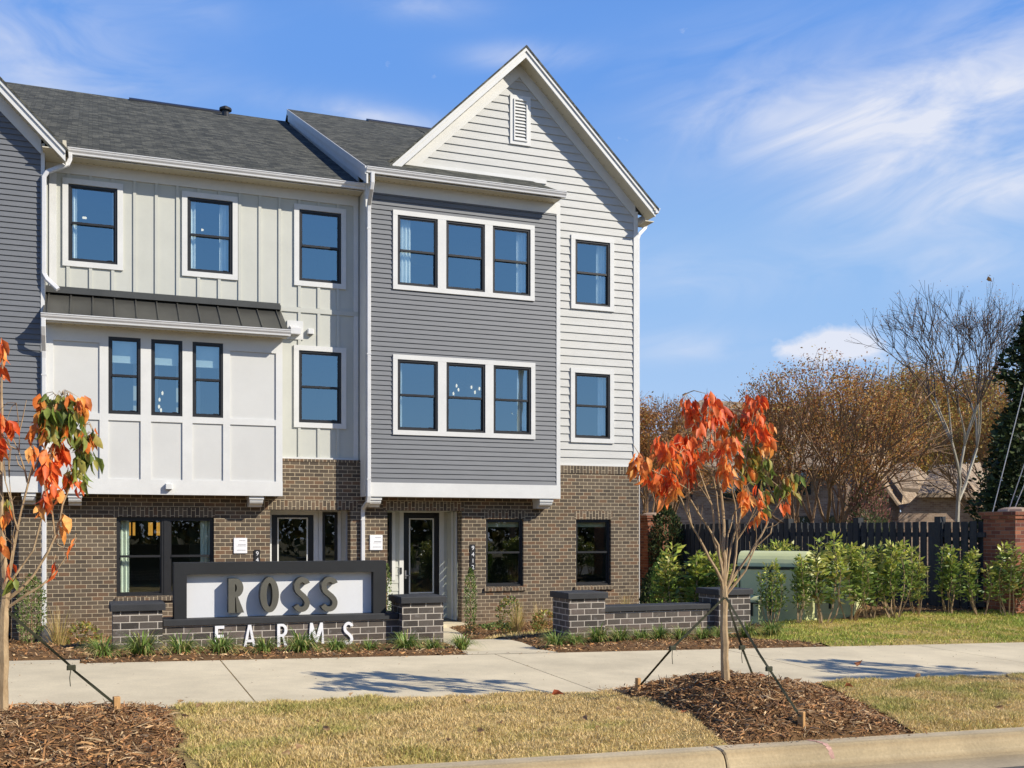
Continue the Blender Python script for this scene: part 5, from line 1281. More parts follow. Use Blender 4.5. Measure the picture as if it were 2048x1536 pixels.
ordn = ['first', 'second', 'third', 'fourth', 'fifth', 'sixth', 'seventh', 'eighth', 'ninth', 'tenth', 'eleventh', 'twelfth', 'thirteenth', 'fourteenth']
sp = []
for i, (px, py, s) in enumerate(((205, 1318, 1.1), (283, 1318, 1.35), (362, 1313, 1.15), (440, 1310, 1.2), (530, 1308, 1.0), (602, 1304, 1.4), (672, 1304, 1.0), (740, 1300, .7), (812, 1301, 1.2), (865, 1298, .9), (925, 1297, 1.0))):
    s *= .9; yy = 12.36-.02*(py-1297)+.05*math.sin(i*2.1); sp.append((PX(px, yy), yy, s, 'green strap-leaved clump in front of the sign wall, %s from the left' % ordn[i]))
for i, (px, py, s) in enumerate(((1112, 1300, 1.0), (1150, 1297, .8), (1196, 1288, .95), (1240, 1287, .9), (1282, 1288, .75), (1320, 1284, .9), (1362, 1283, .85), (1405, 1281, .8), (1440, 1283, .8), (1495, 1281, .95), (1542, 1277, 1.05))):
    yy = 12.45-.02*(py-1287)+.05*math.sin(i*1.7); sp.append((PX(px, yy), yy, s, 'green strap-leaved clump along the low right garden wall, %s from the left' % ordn[i]))
clumpkind('border_grass_clump', '', 'plant', 'green border grass clumps', sp, 4, lambda: arch_blades(210, .20, .40, 1.0, .012, LIR, 1.25, 6, .42), M['shrubleaf'])
# fountain grasses near the facade
def house_pt(px, Y): return PX(px, Y)
clumpkind('ornamental_grass', '', 'ornamental grass', 'tan ornamental grasses', [
    (PX(118, 19.2), 19.2, 1.05, 'wispy tan grass by the left downspout'), (PX(205, 18.6), 18.6, .5, 'small tan grass between the small shrub and the left pillar'), (PX(1035, 19.5), 19.5, .95, 'tan fountain grass in the bed below the end window'),
    (PX(1078, 19.6), 19.6, .8, 'tan fountain grass just left of the wall pillar'), (PX(1252, 21.), 21., .85, 'reddish tan grass at the house corner behind the low wall'), (PX(1300, 19.), 19., 1.3, 'tall tan grass beside the columnar evergreen'), (PX(1342, 17.5), 17.5, .9, 'tan grass right of the columnar evergreen'), (PX(1375, 17.), 17., .6, 'small reddish grass behind the low wall')],
    3, lambda: arch_blades(170, .55, 1.05, .55, .008, TANG), M['grassblade'])
# slim columnar plants against the brick
def column(n, h, r, cols, ll):
    f = RNG.uniform(0, 1, n)**.8; th = RNG.uniform(0, 6.28, n); rr = r*np.sqrt(RNG.uniform(.1, 1, n))*(.55+.9*f*(1-f)*2.2)*np.clip((1.05-f)*5, .2, 1)
    B = np.stack([rr*np.cos(th), rr*np.sin(th), f*h], 1); D = np.stack([np.cos(th)*.5, np.sin(th)*.5, np.full(n, .9)], 1)+vr(n, .3)
    D /= np.linalg.norm(D, axis=1, keepdims=True); S = np.cross(D, vr(n)); S /= np.linalg.norm(S, axis=1, keepdims=True); L = (ll*RNG.uniform(.6, 1.3, n))[:, None]
    V = np.stack([B, B+D*L*.5+S*L*.28, B+D*L, B+D*L*.5-S*L*.28], 1).reshape(-1, 3); return V, np.arange(n)[:, None]*4+np.array([[0, 1, 2, 3]]), np.repeat(jit(cols, n, .6, 1.3), 4, 0)
COLM = [(.10, .17, .04), (.16, .25, .06), (.25, .32, .09), (.075, .12, .03), (.34, .39, .13)]
def colplant(px, Y, h, r, lab, n=900, cols=COLM, ll=.045):
    x = PX(px, Y); root = thing('columnar_shrub', lab, 'shrub', (x, Y, float(gz(x, Y)))); V, F, C = column(n, h, r, cols, ll); V = V+np.array(root.location); npmesh('foliage', V, F, C, M['shrubleaf'], root)
    m = MB(); m.tube([(x, Y, float(gz(x, Y))-.02), (x, Y, float(gz(x, Y))+h*.6)], [.02, .008], 5); m.build('stem', M['barkbrown'], root)
colplant(63, 21.6, 1.30, .26, 'bushy upright green shrub against the brick beside the left downspout', 1700)
colplant(941, 20.6, 1.33, .13, 'slim columnar green shrub below the 9412 plate', 1000); colplant(773, 20.8, 1.45, .10, 'slim columnar green shrub left of the end door behind the sign', 800)
# small rounded shrubs
def ballshrub(n, r, h, cols, ll):
    d = vr(n); d /= np.linalg.norm(d, axis=1, keepdims=True); q = RNG.uniform(.5, 1., (n, 1))**.6; B = d*q*np.array([r, r, h/2])+np.array([0, 0, h*.55]); D = d+vr(n, .5)+np.array([0, 0, .3]); D /= np.linalg.norm(D, axis=1, keepdims=True)
    S = np.cross(D, vr(n)); S /= np.linalg.norm(S, axis=1, keepdims=True); L = (ll*RNG.uniform(.6, 1.3, n))[:, None]
    V = np.stack([B, B+D*L*.5+S*L*.32, B+D*L, B+D*L*.5-S*L*.32], 1).reshape(-1, 3); return V, np.arange(n)[:, None]*4+np.array([[0, 1, 2, 3]]), np.repeat(jit(cols, n, .6, 1.3), 4, 0)
YELG = [(.36, .33, .07), (.24, .27, .06), (.46, .36, .09), (.17, .20, .05), (.42, .20, .07)]
for px, Y, r, h, lab, cols in ((163, 19.4, .30, .55, 'small yellow-green shrub left of the sign pillar', YELG), (1018, 19.9, .26, .75, 'leafy green shrub beside the tan grass below the end window', COLM+YELG), (1092, 19.0, .28, .55, 'yellow-green shrub half hidden by the wall pillar', YELG), (385, 17.6, .2, .3, 'low shrub behind the sign wall', YELG), (1000, 21.2, .45, .12, 'low dark ground plant at the brick foot', COLM)):
    x = PX(px, Y); root = thing('small_shrub', lab, 'shrub', (x, Y, float(gz(x, Y)))); V, F, C = ballshrub(500, r, h, cols, .06); npmesh('foliage', V+np.array(root.location), F, C, M['shrubleaf'], root)
# drain boot under the left downspout
x = dsx; m = MB(); zb = float(gz(x, 21.6)); m.tube([(x, 21.78, zb-.05), (x, 21.78, zb+.16), (x, 21.80, zb+.26), (x, 21.84, zb+.30)], [.17, .165, .12, .07], 12); m.build('drain_boot', M['rock'], None, True, 'dark drain boot at the foot of the left white downspout', 'drain boot')
# ================================================================= right side: fence, piers, cabinets, hedge
FA, FB = Vector((13.93, 24.06)), Vector((15.12, 14.75))        # far and near end of the fence
fd = (FB-FA).normalized(); fL = (FB-FA).length; fn = Vector((-fd.y, fd.x)); fn = -fn if fn.x > 0 else fn    # fn faces the camera side
fr_ = thing('picket_fence', 'charcoal stained shadowbox picket fence running between two red brick piers', 'fence', (FB.x, FB.y, -1.6))
def fbox(m, s0, s1, d0, d1, z0, z1):
    """box along the fence line: s along, d across"""
    c = [FA+fd*s+fn*d for s, d in ((s0, d0), (s1, d0), (s1, d1), (s0, d1))]
    b = [(p.x, p.y, z0) for p in c]; t = [(p.x, p.y, z1) for p in c]
    m.face(b); m.face(t)
    for i in range(4): j = (i+1) % 4; m.face([b[i], b[j], t[j], t[i]])
npk = int(fL/.185); zt = .165
mA, mB = MB(), MB(); tops = []
for i in range(npk):
    s = .09+i*.185; z = zt+RNG.normal(0, .006); g = float(gz((FA+fd*s).x, (FA+fd*s).y))+.03
    fbox(mA, s-.07, s+.07, .045, .063, g, z)
    s2 = s+.0925; fbox(mB, s2-.07, s2+.07, -.063, -.045, g, z-.01)
mA.build('picket_row', M['fence'], fr_); mB.build('picket_row', M['fence'], fr_)
for z in (-1.35, -.72, -.08): m = MB(); fbox(m, 0, fL, -.044, .044, z-.045, z+.045); m.build('rail', M['fence'], fr_)
s = .3
while s < fL: m = MB(); fbox(m, s-.07, s+.07, -.07, .078, -1.75, zt+.10); m.build('post', M['fence'], fr_); s += 2.02
def pier(x, y, w, z0, z1, label, base=False):
    r = thing('brick_pier', label, 'brick pier', (x, y, z0), 'red brick piers')
    m = MB(); m.box(x-w/2, x+w/2, y-w/2, y+w/2, z0-.3, z1-.20, skip='d'); b = m.build('shaft', M['redbrick'], r)
    m = MB(); m.box(x-w/2-.03, x+w/2+.03, y-w/2-.03, y+w/2+.03, z1-.20, z1-.135); m.box(x-w/2-.055, x+w/2+.055, y-w/2-.055, y+w/2+.055, z1-.135, z1-.07); m.build('corbel', M['redbrick'], r)
    m = MB(); q = w*.42; n = 8
    rings = [[(x+q*k*math.cos(2*math.pi*i/n+.39), y+q*k*math.sin(2*math.pi*i/n+.39), z) for i in range(n)] for k, z in ((1., z1-.07), (.95, z1-.03), (.6, z1+.005), (.05, z1+.015))]
    for a, b_ in zip(rings, rings[1:]):
        for i in range(n): j = (i+1) % n; m.face([a[i], a[j], b_[j], b_[i]])
    m.build('cap', M['tanbrick'], r); return r
pier(15.47, 14.45, .72, -1.65, .41, 'near red brick pier with rounded cap at the right edge of the photo')
pier(13.72, 24.55, .74, -1.65, .46, 'far red brick pier just right of the townhouse corner')
# wall beyond the near pier
m = MB(); m.box(15.9, 24., 14.35, 14.6, -2.0, -.15); m.build('brick_garden_wall', M['redbrick'], None, False, 'red brick boundary wall running right from the near pier', 'wall')

# transformer cabinets
def cabinet(c, rz, Lh, Wd, H, label, group='pale green utility cabinets'):
    r = thing('utility_cabinet', label, 'utility cabinet', (c[0], c[1], c[2]), group, rz); m = MB(); x, y, z = c; cs, sn = math.cos(rz), math.sin(rz)
    T = lambda u, v, w: (x+u*cs-v*sn, y+u*sn+v*cs, z+w); rr = Wd*.36
    prof = [(-Wd/2, .12), (-Wd/2, H-rr)]+[(-Wd/2+rr-rr*math.cos(R(a)), H-rr+rr*math.sin(R(a))) for a in range(15, 91, 15)]+[(Wd/2-rr+rr*math.sin(R(a)), H-rr+rr*math.cos(R(a))) for a in range(0, 91, 15)]+[(Wd/2, .12)]
    A_ = [T(-Lh/2, p[0], p[1]) for p in prof]; B_ = [T(Lh/2, p[0], p[1]) for p in prof]; n = len(prof)
    for i in range(n): j = (i+1) % n; m.face([A_[i], B_[i], B_[j], A_[j]][::-1])
    m.face(A_); m.face(B_[::-1]); m.build('body', M['utility'], r)
    m = MB(); q = [(-Wd/2-.03), Wd/2+.03]; a = [T(u, v, 0) for u, v in ((-Lh/2-.03, q[0]), (Lh/2+.03, q[0]), (Lh/2+.03, q[1]), (-Lh/2-.03, q[1]))]; b = [(p[0], p[1], p[2]+.121) for p in a]
    m.face(b)
    for i in range(4): j = (i+1) % 4; m.face([a[i], a[j], b[j], b[i]])
    m.build('base', M['utility'], r)
    m = MB(); v = -Wd/2-.012
    for u0, u1, w0, w1 in ((-.02, .02, .2, H*.78), (-Lh/2+.03, -Lh/2+.05, .2, H*.78)):
        m.face([T(u0, v, w0), T(u1, v, w0), T(u1, v, w1), T(u0, v, w1)])
    m.face([T(-Lh/2-.012, v, H*.76), T(Lh/2+.012, v, H*.76), T(Lh/2+.012, v, H*.80), T(-Lh/2-.012, v, H*.80)]); m.build('door_seam', M['strap'], r)
    return r
c1 = PT(1552, 1250, 17.6); cabinet((c1[0]+.0, c1[1]+.0, -1.58), R(-50), 1.10, .72, 1.24, 'large pale green utility cabinet with rounded lid behind the right pillar')
c2 = PT(1668, 1248, 19.3); cabinet((c2[0], c2[1], -1.60), R(-50), .85, .70, 1.04, 'smaller pale green utility cabinet between the large one and the fence')
c3 = PT(1508, 1252, 17.0); cabinet((c3[0], c3[1], -1.56), R(-50), .22, .26, .52, 'small grey-green utility pedestal right beside the wall pillar')

# hedge plants
SHR = [(.17, .26, .05), (.25, .35, .07), (.12, .19, .04), (.34, .42, .09), (.20, .28, .055)]
NEW = [(.55, .56, .09), (.46, .54, .09), (.60, .58, .16)]
def shrub_proto(h, r, nst, dens, label, new=.18):
    root = thing('hedge_shrub', label, 'shrub', (0, 0, 0), 'young hedge shrubs'); m = MB(); B, D, C = [], [], []
    for k in range(nst):
        th = RNG.uniform(0, 6.28); tip = np.array([math.cos(th)*r*RNG.uniform(.2, 1), math.sin(th)*r*RNG.uniform(.2, 1), h*RNG.uniform(.72, 1.08)]); b = np.array([math.cos(th)*.05, math.sin(th)*.05, 0])
        Q = [b+(tip-b)*f+np.array([math.cos(th), math.sin(th), 0])*r*.35*math.sin(f*3.1)+RNG.normal(0, .012, 3)*(f > 0) for f in np.linspace(0, 1, 7)]
        m.tube([tuple(q) for q in Q], [.010-.0075*i/6 for i in range(7)], 4)
        n = int(dens*h); f = RNG.uniform(.16, 1., n)**.62; idx = np.clip(f*6, 0, 5.999); i0 = idx.astype(int); Qa = np.array(Q); p = Qa[i0]*(1-(idx-i0))[:, None]+Qa[i0+1]*(idx-i0)[:, None]
        sd_ = vr(n); sd_[:, 2] *= .4; sd_ /= np.linalg.norm(sd_, axis=1, keepdims=True); side = RNG.uniform(0, 1, (n, 1))**1.5*.16*(1-.6*f[:, None])
        B.append(p+sd_*side); d = sd_*.9+np.array([0, 0, .45])+vr(n, .25); D.append(d)
        top = (f > 1-new) & (RNG.uniform(0, 1, n) < .75); c = jit(SHR, n, .65, 1.25); c[top] = jit(NEW, int(top.sum()), .7, 1.1); C.append(c)
    m.build('stem', M['bark'], root); B, D, C = map(np.concatenate, (B, D, C)); n = len(B); L = RNG.uniform(.055, .105, n)
    leafset('foliage', B, D, L, L*.40, C, M['shrubleaf'], root, .4, .35, simple=True); return root
pr = [shrub_proto(1.15, .22, 8, 84, 'x', .16), shrub_proto(1.2, .28, 10, 92, 'x', .22), shrub_proto(1.1, .17, 6, 84, 'x', .12)]
SHR = [(.14, .21, .05), (.20, .28, .06), (.11, .17, .04), (.28, .36, .08), (.28, .24, .06)]
pr += [shrub_proto(1.15, .2, 7, 70, 'x', .1), shrub_proto(1.2, .25, 6, 100, 'x', .28)]
hs_ = ((1541, 1257, 1119, .72, 'hedge shrub in front of the large cabinet doors, first from the left'), (1594, 1253, 1093, .72, 'hedge shrub before the sunlit end of the large cabinet'), (1645, 1252, 1078, 1.2, 'broad yellow-topped hedge shrub just right of the large cabinet'), (1700, 1248, 1090, 1.1, 'bushy hedge shrub in front of the smaller cabinet'), (1739, 1244, 1098, 1.0, 'hedge shrub right of the smaller cabinet'),
    (1789, 1242, 1086, .95, 'pale topped hedge shrub before the middle fence post'), (1836, 1234, 1105, .8, 'darker slim hedge shrub close to the fence'), (1900, 1233, 1074, .85, 'tallest slim hedge shrub before the wide picket gaps'), (1960, 1236, 1096, .95, 'hedge shrub just left of the near brick pier'), (2018, 1238, 1090, 1.1, 'broad hedge shrub in front of the near brick pier'), (2062, 1238, 1110, 1., 'hedge shrub cut by the right edge of the photo'))
hs_ = hs_+((1372, 1232, 1100, 1.2, 'yellow-green bush behind the low wall, left of the right tree trunk'), (1408, 1236, 1085, 1.2, 'tall green bush behind the low wall beside the right pillar'), (1445, 1236, 1098, 1.1, 'green bush behind the right tree trunk'), (1525, 1225, 1098, .8, 'thin shrub showing above the large cabinet'), (1565, 1222, 1085, .8, 'shrub tip showing above the lid of the large cabinet'))
for i, (px, pb, ptop, ws, lab) in enumerate(hs_):
    b = gpt(px, pb) if i < 11 else PT(px, pb, 18.6 if px < 1500 else 20.3)
    b = (b[0], b[1], float(gz(b[0], b[1]))); t_ = b[0]*S_+b[1]*C_; H = (pb-ptop)/FOC*t_ if i < 11 else (HY-ptop)/FOC*t_-b[2]
    src = pr[(i*2) % 5 if i < 5 else (i*3+1) % 5]; r = src if i < 5 else copytree(src); r['label'] = lab; r.location = b; r.rotation_euler = (0, 0, RNG.uniform(0, 6.28)); k = H/1.2; r.scale = (k*ws*1.22, k*ws*1.22, k)
# columnar evergreen and dark vine at the far pier
EVG = [(.20, .32, .05), (.28, .42, .07), (.13, .22, .04), (.38, .48, .10)]
def ev(px, Y, h, r, lab, cols, n, name='columnar_evergreen', ll=.07):
    x = PX(px, Y); z = float(gz(x, Y)); z = min(z, -1.5); root = thing(name, lab, 'evergreen', (x, Y, z)); V, F, C = column(n, h, r, cols, ll); npmesh('foliage', V+np.array([x, Y, z]), F, C, M['evergreen'], root)
    m = MB(); m.tube([(x, Y, z), (x, Y, z+h*.8)], [.035, .01], 6); m.build('trunk', M['barkbrown'], root)
ev(1328, 17.6, 1.62, .24, 'bright green narrow conifer behind the low wall near the house corner', EVG, 2600)
DRK = [(.045, .075, .022), (.07, .10, .03), (.03, .05, .018), (.09, .12, .035)]
ev(1306, 18.3, 1.35, .24, 'dark green upright bush left of the bright narrow conifer', DRK, 2000, 'upright_bush')
ev(1332, 23.6, 2.1, .42, 'dark vine covered bush in front of the far brick pier', DRK+[(.14, .09, .03)], 2600, 'vine_bush', .09)

# ================================================================= trees behind
VARL = [.75, 1.2]
def grow(m, p, d, L, r, lev, tips, spread, up, split, curve=.12, taper=.72, lr=.72, sides=None):
    n = 3 if lev > 1 else 2; Q = [p]; dd = d.copy()
    for i in range(n):
        dd = (dd+Vector(RNG.normal(0, curve*(.3 if r > .06 else 1.), 3))+Vector((0, 0, up*.25))).normalized(); Q.append(Q[-1]+dd*(L/n))
    (m if r > .03 else m.fine).tube([tuple(q) for q in Q], [r*(1-(1-taper)*i/n) for i in range(n+1)], sides or (6 if r > .05 else (4 if r > .015 else 3)), False)
    if lev == 0: tips.append((Q[-1], dd)); return
    if lev <= 2: tips.append((Q[1], dd))
    k = split if lev > 1 or RNG.uniform() > .3 else split+1
    for j in range(k):
        ax = Vector(RNG.normal(0, 1, 3)); ax = (ax-dd*ax.dot(dd)).normalized()
        nd = (dd+ax*math.tan(R(spread*RNG.uniform(.55, 1.25)))+Vector((0, 0, up*.35))).normalized()
        grow(m, Q[-1], nd, L*lr*RNG.uniform(*VARL), r*taper*.82, lev-1, tips, spread, up, split, curve, taper, lr, sides)
def tree(name, label, base, trunks, L, r, lev, spread, up, split, leaves=None, bark='barkbrown', lean=.3, lr=.72, taper=.72, curve=.12, prune=0., dome=None, fill=0, cat='tree', group='trees behind the fence'):
    global RNG; RNG = np.random.default_rng(sum(map(ord, label)))
    root = thing(name, label, cat, base, group); m = MB(); m.fine = MB(); tips = []
    for k in range(trunks):
        th = 2*math.pi*k/trunks+RNG.uniform(-.4, .4); d = Vector((math.cos(th)*lean, math.sin(th)*lean, 1)).normalized() if trunks > 1 else Vector((RNG.normal(0, .04), RNG.normal(0, .04), 1)).normalized()
        b = Vector(base)+Vector((math.cos(th), math.sin(th), 0))*(.18 if trunks > 1 else 0); grow(m, b, d, L*RNG.uniform(.85, 1.15), r, lev, tips, spread, up, split, curve, taper, lr)
    m.build('trunk', M[bark], root, True)
    if m.fine.f: m.fine.build('branch', M['barkdark' if bark == 'barkpale' else bark], root, True, kind='stuff')
    if leaves:
        per, ls, cols, sg_ = leaves; T = np.array([tuple(t[0]) for t in tips]); zc_ = T[:, 2]-base[2]; T = T[zc_ > zc_.max()*prune*RNG.uniform(.85, 1.1, len(T))]
        if dome: T = T[((T[:, 0]-base[0])/dome[0])**2+((T[:, 1]-base[1])/dome[0])**2+((T[:, 2]-base[2]-dome[1])/dome[2])**2 < RNG.uniform(.8, 1.12, len(T))]
        if fill:                                          # outer twigs of the crown: clumps spread through the dome
            q = RNG.normal(0, 1, (fill*3, 3)); q /= np.linalg.norm(q, axis=1, keepdims=True); q *= RNG.uniform(.25, 1, (len(q), 1))**.45
            g_ = np.sin(q[:, 0]*7+2*np.sin(q[:, 2]*5))*np.sin(q[:, 1]*6+1.3)+.6*np.sin(q[:, 2]*11+q[:, 0]*9); q = q[(g_ > -.25) & (q[:, 2] > -.42)][:fill]
            q = q*(1+.06*np.sin(q[:, :1]*13+q[:, 1:2]*11)); X_ = q*np.array([dome[0], dome[0], dome[2]])+np.array(base)+np.array([0, 0, dome[1]]); T = np.concatenate([T, X_])
            tw = MB()
            for p in X_[::3]: d = Vector(p)-Vector((base[0], base[1], base[2]+dome[1]*.55)); d.normalize(); d = (d+Vector(RNG.normal(0, .25, 3))).normalized(); tw.tube([tuple(Vector(p)-d*.55), tuple(Vector(p)-d*.25+Vector(RNG.normal(0, .03, 3))), tuple(Vector(p)+d*.12)], [.010, .007, .003], 3, False)
            tw.build('twig', M[bark], root, kind='stuff')
        n = len(T)*per
        B = np.repeat(T, per, 0)+vr(n, sg_); D = vr(n)+np.array([0, 0, -.2]); Ls = RNG.uniform(.6, 1.3, n)*ls
        leafset('crown', B, D, Ls, Ls*.55, jit(cols, n, .55, 1.3), M['leaf'], root, .3, .3, simple=True)
    return root
BRN = [(.50, .22, .07), (.60, .29, .08), (.40, .16, .06), (.64, .37, .11), (.44, .30, .08), (.34, .15, .06)]
OLV = [(.50, .38, .09), (.40, .34, .08), (.60, .45, .11), (.34, .27, .07)]
YEL = [(.64, .45, .09), (.52, .42, .09), (.74, .52, .12), (.42, .33, .08), (.34, .24, .07)]
VARL[:] = [.88, 1.1]
cm = PT(1645, 1120, 31.); tree('crape_myrtle', 'large multi-stemmed tree with rusty brown crown behind the middle of the fence', (cm[0], cm[1], -1.7), 11, 1.85, .072, 4, 22, .13, 3, (10, .075, BRN+BRN+OLV[:1], .14), lean=.42, lr=.80, taper=.76, prune=.40, dome=(3.05, 4.35, 2.4), fill=1500)
lb = PT(1300, 1120, 40.); tree('crape_myrtle', 'rusty brown tree rising behind the far brick pier next to the townhouse', (lb[0], lb[1], -1.7), 8, 1.9, .08, 5, 24, .14, 3, (11, .095, BRN, .16), lean=.38, lr=.74, dome=(3.4, 3.6, 3.0))
rb = PT(2010, 1120, 41.); tree('crape_myrtle', 'rusty brown tree behind the evergreen at the right edge', (rb[0], rb[1], -1.7), 8, 2.4, .085, 5, 24, .18, 3, (8, .105, BRN+OLV, .18), lean=.38, prune=.64)
rc = PT(1890, 1120, 63.); tree('crape_myrtle', 'brown bushy tree rising behind the neighbouring brick garage', (rc[0], rc[1], -1.7), 6, 3.6, .10, 5, 23, .2, 3, (9, .15, BRN+OLV, .25), lean=.40)
bt = PT(1908, 1140, 36.); tree('bare_tree', 'tall leafless tree with pale trunk standing in front of the brick garage', (bt[0], bt[1], -1.7), 1, 2.45, .09, 6, 29, .18, 3, (1, .05, BRN, .1), 'barkpale', .05, .76, .78, .11)
b2 = PT(2030, 1140, 46.); tree('bare_tree', 'tall leafless tree with upright whips above the evergreen', (b2[0], b2[1], -1.7), 3, 2.85, .06, 7, 15, .36, 2, (1, .07, BRN, .1), 'barkdark', .12, .77, .84, .09)
b3 = PT(1960, 1140, 52.); tree('bare_tree', 'thin leafless tree between the two taller bare trees', (b3[0], b3[1], -1.7), 2, 2.75, .055, 7, 16, .36, 2, (1, .07, BRN, .1), 'barkdark', .14, .77, .84, .09)
for px, t_, h, lab, cols in ((1790, 62, 2.6, 'yellowing tree behind the gap between the roofs', YEL), (1850, 70, 3.0, 'tall yellow-olive tree far behind the bare tree', YEL+OLV), (1730, 75, 3.0, 'olive tree beyond the neighbouring house ridge', OLV), (1940, 66, 2.9, 'yellow tree far behind the brick garage', YEL), (1420, 70, 2.5, 'dull brown tree far behind the orange tree', BRN+OLV), (1560, 78, 2.9, 'olive brown tree far behind the large rusty crown', BRN+OLV)):
    q = PT(px, 1130, t_); tree('deciduous_tree', lab, (q[0], q[1], -1.8), 3, h, .14, 5, 26, .15, 3, (9, .26, cols, .42), lean=.25, lr=.74)
# dark evergreen at the right edge
def evergreen(px, t_, top, rad, lab, n):
    q = PT(px, 1130, t_); z0 = -1.7; H = (HY-top)/FOC*t_-z0; root = thing('evergreen_tree', lab, 'evergreen', (q[0], q[1], z0), 'dark evergreens')
    f = RNG.uniform(0, 1, n)**1.15; th = RNG.uniform(0, 6.28, n); lob = 1+.34*np.sin(th*3+f*7)+.26*np.sin(th*5-f*15)+.22*np.sin(f*27+th*2); rr = rad*(1-f)**.62*lob*(.45+.55*np.sqrt(RNG.uniform(0, 1, n)))*np.clip(.35+f*5, 0, 1)
    B = np.stack([q[0]+rr*np.cos(th), q[1]+rr*np.sin(th), z0+.15+f*H*.97], 1)+vr(n, .05); D = np.stack([np.cos(th), np.sin(th), np.full(n, .25)], 1)+vr(n, .5); L = RNG.uniform(.09, .2, n)
    leafset('crown', B, D, L, L*.55, jit(DRK, n, .45, 1.2), M['evergreen'], root, .3, .3, simple=True)
    m = MB(); m.tube([(q[0], q[1], z0), (q[0], q[1], z0+H*.9)], [.14, .02], 7); m.build('trunk', M['barkdark'], root)
evergreen(2082, 24.5, 600, 1.42, 'tall dark evergreen filling the right edge above the near pier', 15000); evergreen(2010, 26.5, 850, .55, 'short dark evergreen left of the taller one, above the fence end', 5000)
# red-tipped shrub
q = PT(1735, 1100, 30.); root = thing('red_shrub', 'shrub with reddish pink tips behind the fence before the shaded gable', 'shrub', (q[0], q[1], -1.7)); n = 5200; th = RNG.uniform(0, 6.28, n); f = RNG.uniform(.25, 1, n); rr = .75*np.sqrt(RNG.uniform(0, 1, n))*(1.15-.45*f); B = np.stack([q[0]+rr*np.cos(th), q[1]+rr*np.sin(th), -1.7+f*3.1*(1-.25*(rr/.75)**2)], 1); D = np.stack([np.cos(th)*.5, np.sin(th)*.5, np.ones(n)], 1)+vr(n, .3); C = jit([(.13, .17, .075), (.18, .22, .09)], n, .6, 1.2); hi = (f > .72) & (RNG.uniform(0, 1, n) < .6); C[hi] = jit([(.46, .22, .18), (.34, .16, .13)], int(hi.sum()), .7, 1.2); L = RNG.uniform(.07, .14, n); leafset('foliage', B, D, L, L*.3, C, M['shrubleaf'], root, .2, .3, simple=True)
m = MB()
for k in range(7): m.tube([(q[0], q[1], -1.75), (q[0]+RNG.normal(0, .35), q[1]+RNG.normal(0, .35), .6)], [.02, .006], 4)
m.build('stem', M['barkbrown'], root)

# neighbouring brick house
nh = thing('brick_house', 'tan brick house with steep shingled gables half hidden behind the fence and trees', 'house', PT(1650, 1136, 50.))
def wallpoly(name, pts, mat, parent=nh, holes=None):
    m = MB(); v = [PT(*p) for p in pts]; d = Vector(v[1])-Vector(v[0]); d.z = 0; d.normalize()
    m.face(v, uv=[((Vector(p)-Vector(v[0])).dot(d), p[2]) for p in v]); return m.build(name, M[mat], parent)
def roofpoly(pts, parent=nh, name='roof'):
    m = MB(); v = [PT(*p) for p in pts]; m.face(v); w = [(p[0], p[1], p[2]-.18) for p in v]; m.face(w[::-1])
    for i in range(len(v)): j = (i+1) % len(v); m.face([w[i], w[j], v[j], v[i]])
    return m.build(name, M['tanshingle'], parent)
wallpoly('wall', [(1270, 1145, 49.6), (1575, 1145, 49.6), (1575, 925, 49.6), (1270, 925, 49.6)], 'tanbrick')
wallpoly('wall', [(1575, 1145, 49.6), (1692, 1145, 48.), (1692, 925, 48.), (1575, 925, 49.6)], 'tanbrick')
roofpoly([(1262, 932, 48.8), (1700, 932, 47.6), (1645, 812, 54.), (1400, 800, 55.)])
wallpoly('gable_wall', [(1690, 1145, 50.), (1800, 1145, 50.), (1800, 1018, 50.), (1700, 880, 50.), (1600, 1018, 50.)], 'tanbrick')
roofpoly([(1698, 872, 49.6), (1808, 1022, 49.6), (1850, 1012, 57.), (1768, 893, 57.)])
wallpoly('gable_wall', [(1797, 1145, 45.), (1990, 1145, 45.), (1990, 1028, 45.), (1937, 983, 45.), (1842, 983, 45.), (1797, 1028, 45.)], 'tanbrick')
roofpoly([(1835, 986, 44.6), (1942, 986, 44.6), (1922, 928, 47.5), (1868, 930, 47.5)]); roofpoly([(1942, 984, 44.6), (1996, 1036, 44.6), (2040, 1032, 56.), (1965, 925, 56.), (1922, 928, 47.5)])
roofpoly([(1780, 926, 52.), (1828, 925, 52.), (1856, 952, 52.), (1838, 978, 50.), (1805, 975, 50.)], name='dormer_roof')
for x0, x1, y0, y1, tt in ((1592, 1622, 935, 990, 48.4), (1595, 1625, 1032, 1060, 48.3), (1340, 1385, 940, 1000, 49.4), (1440, 1490, 940, 1000, 49.4), (1515, 1550, 950, 1005, 49.4), (1655, 1690, 1030, 1060, 47.9)):
    m = MB(); a = PT(x0, y1, tt); b = PT(x1, y0, tt); c = PT(x1, y1, tt); d = PT(x0, y0, tt); m.face([a, c, b, d]); w = m.build('window', M['black'], nh)
    m = MB(); e = .06; a, b, c, d = [PT(x0+2, y1-2, tt-.03), PT(x1-2, y0+2, tt-.03), PT(x1-2, y1-2, tt-.03), PT(x0+2, y0+2, tt-.03)]; m.face([a, c, b, d]); m.build('pane', M['glasslow'], w)
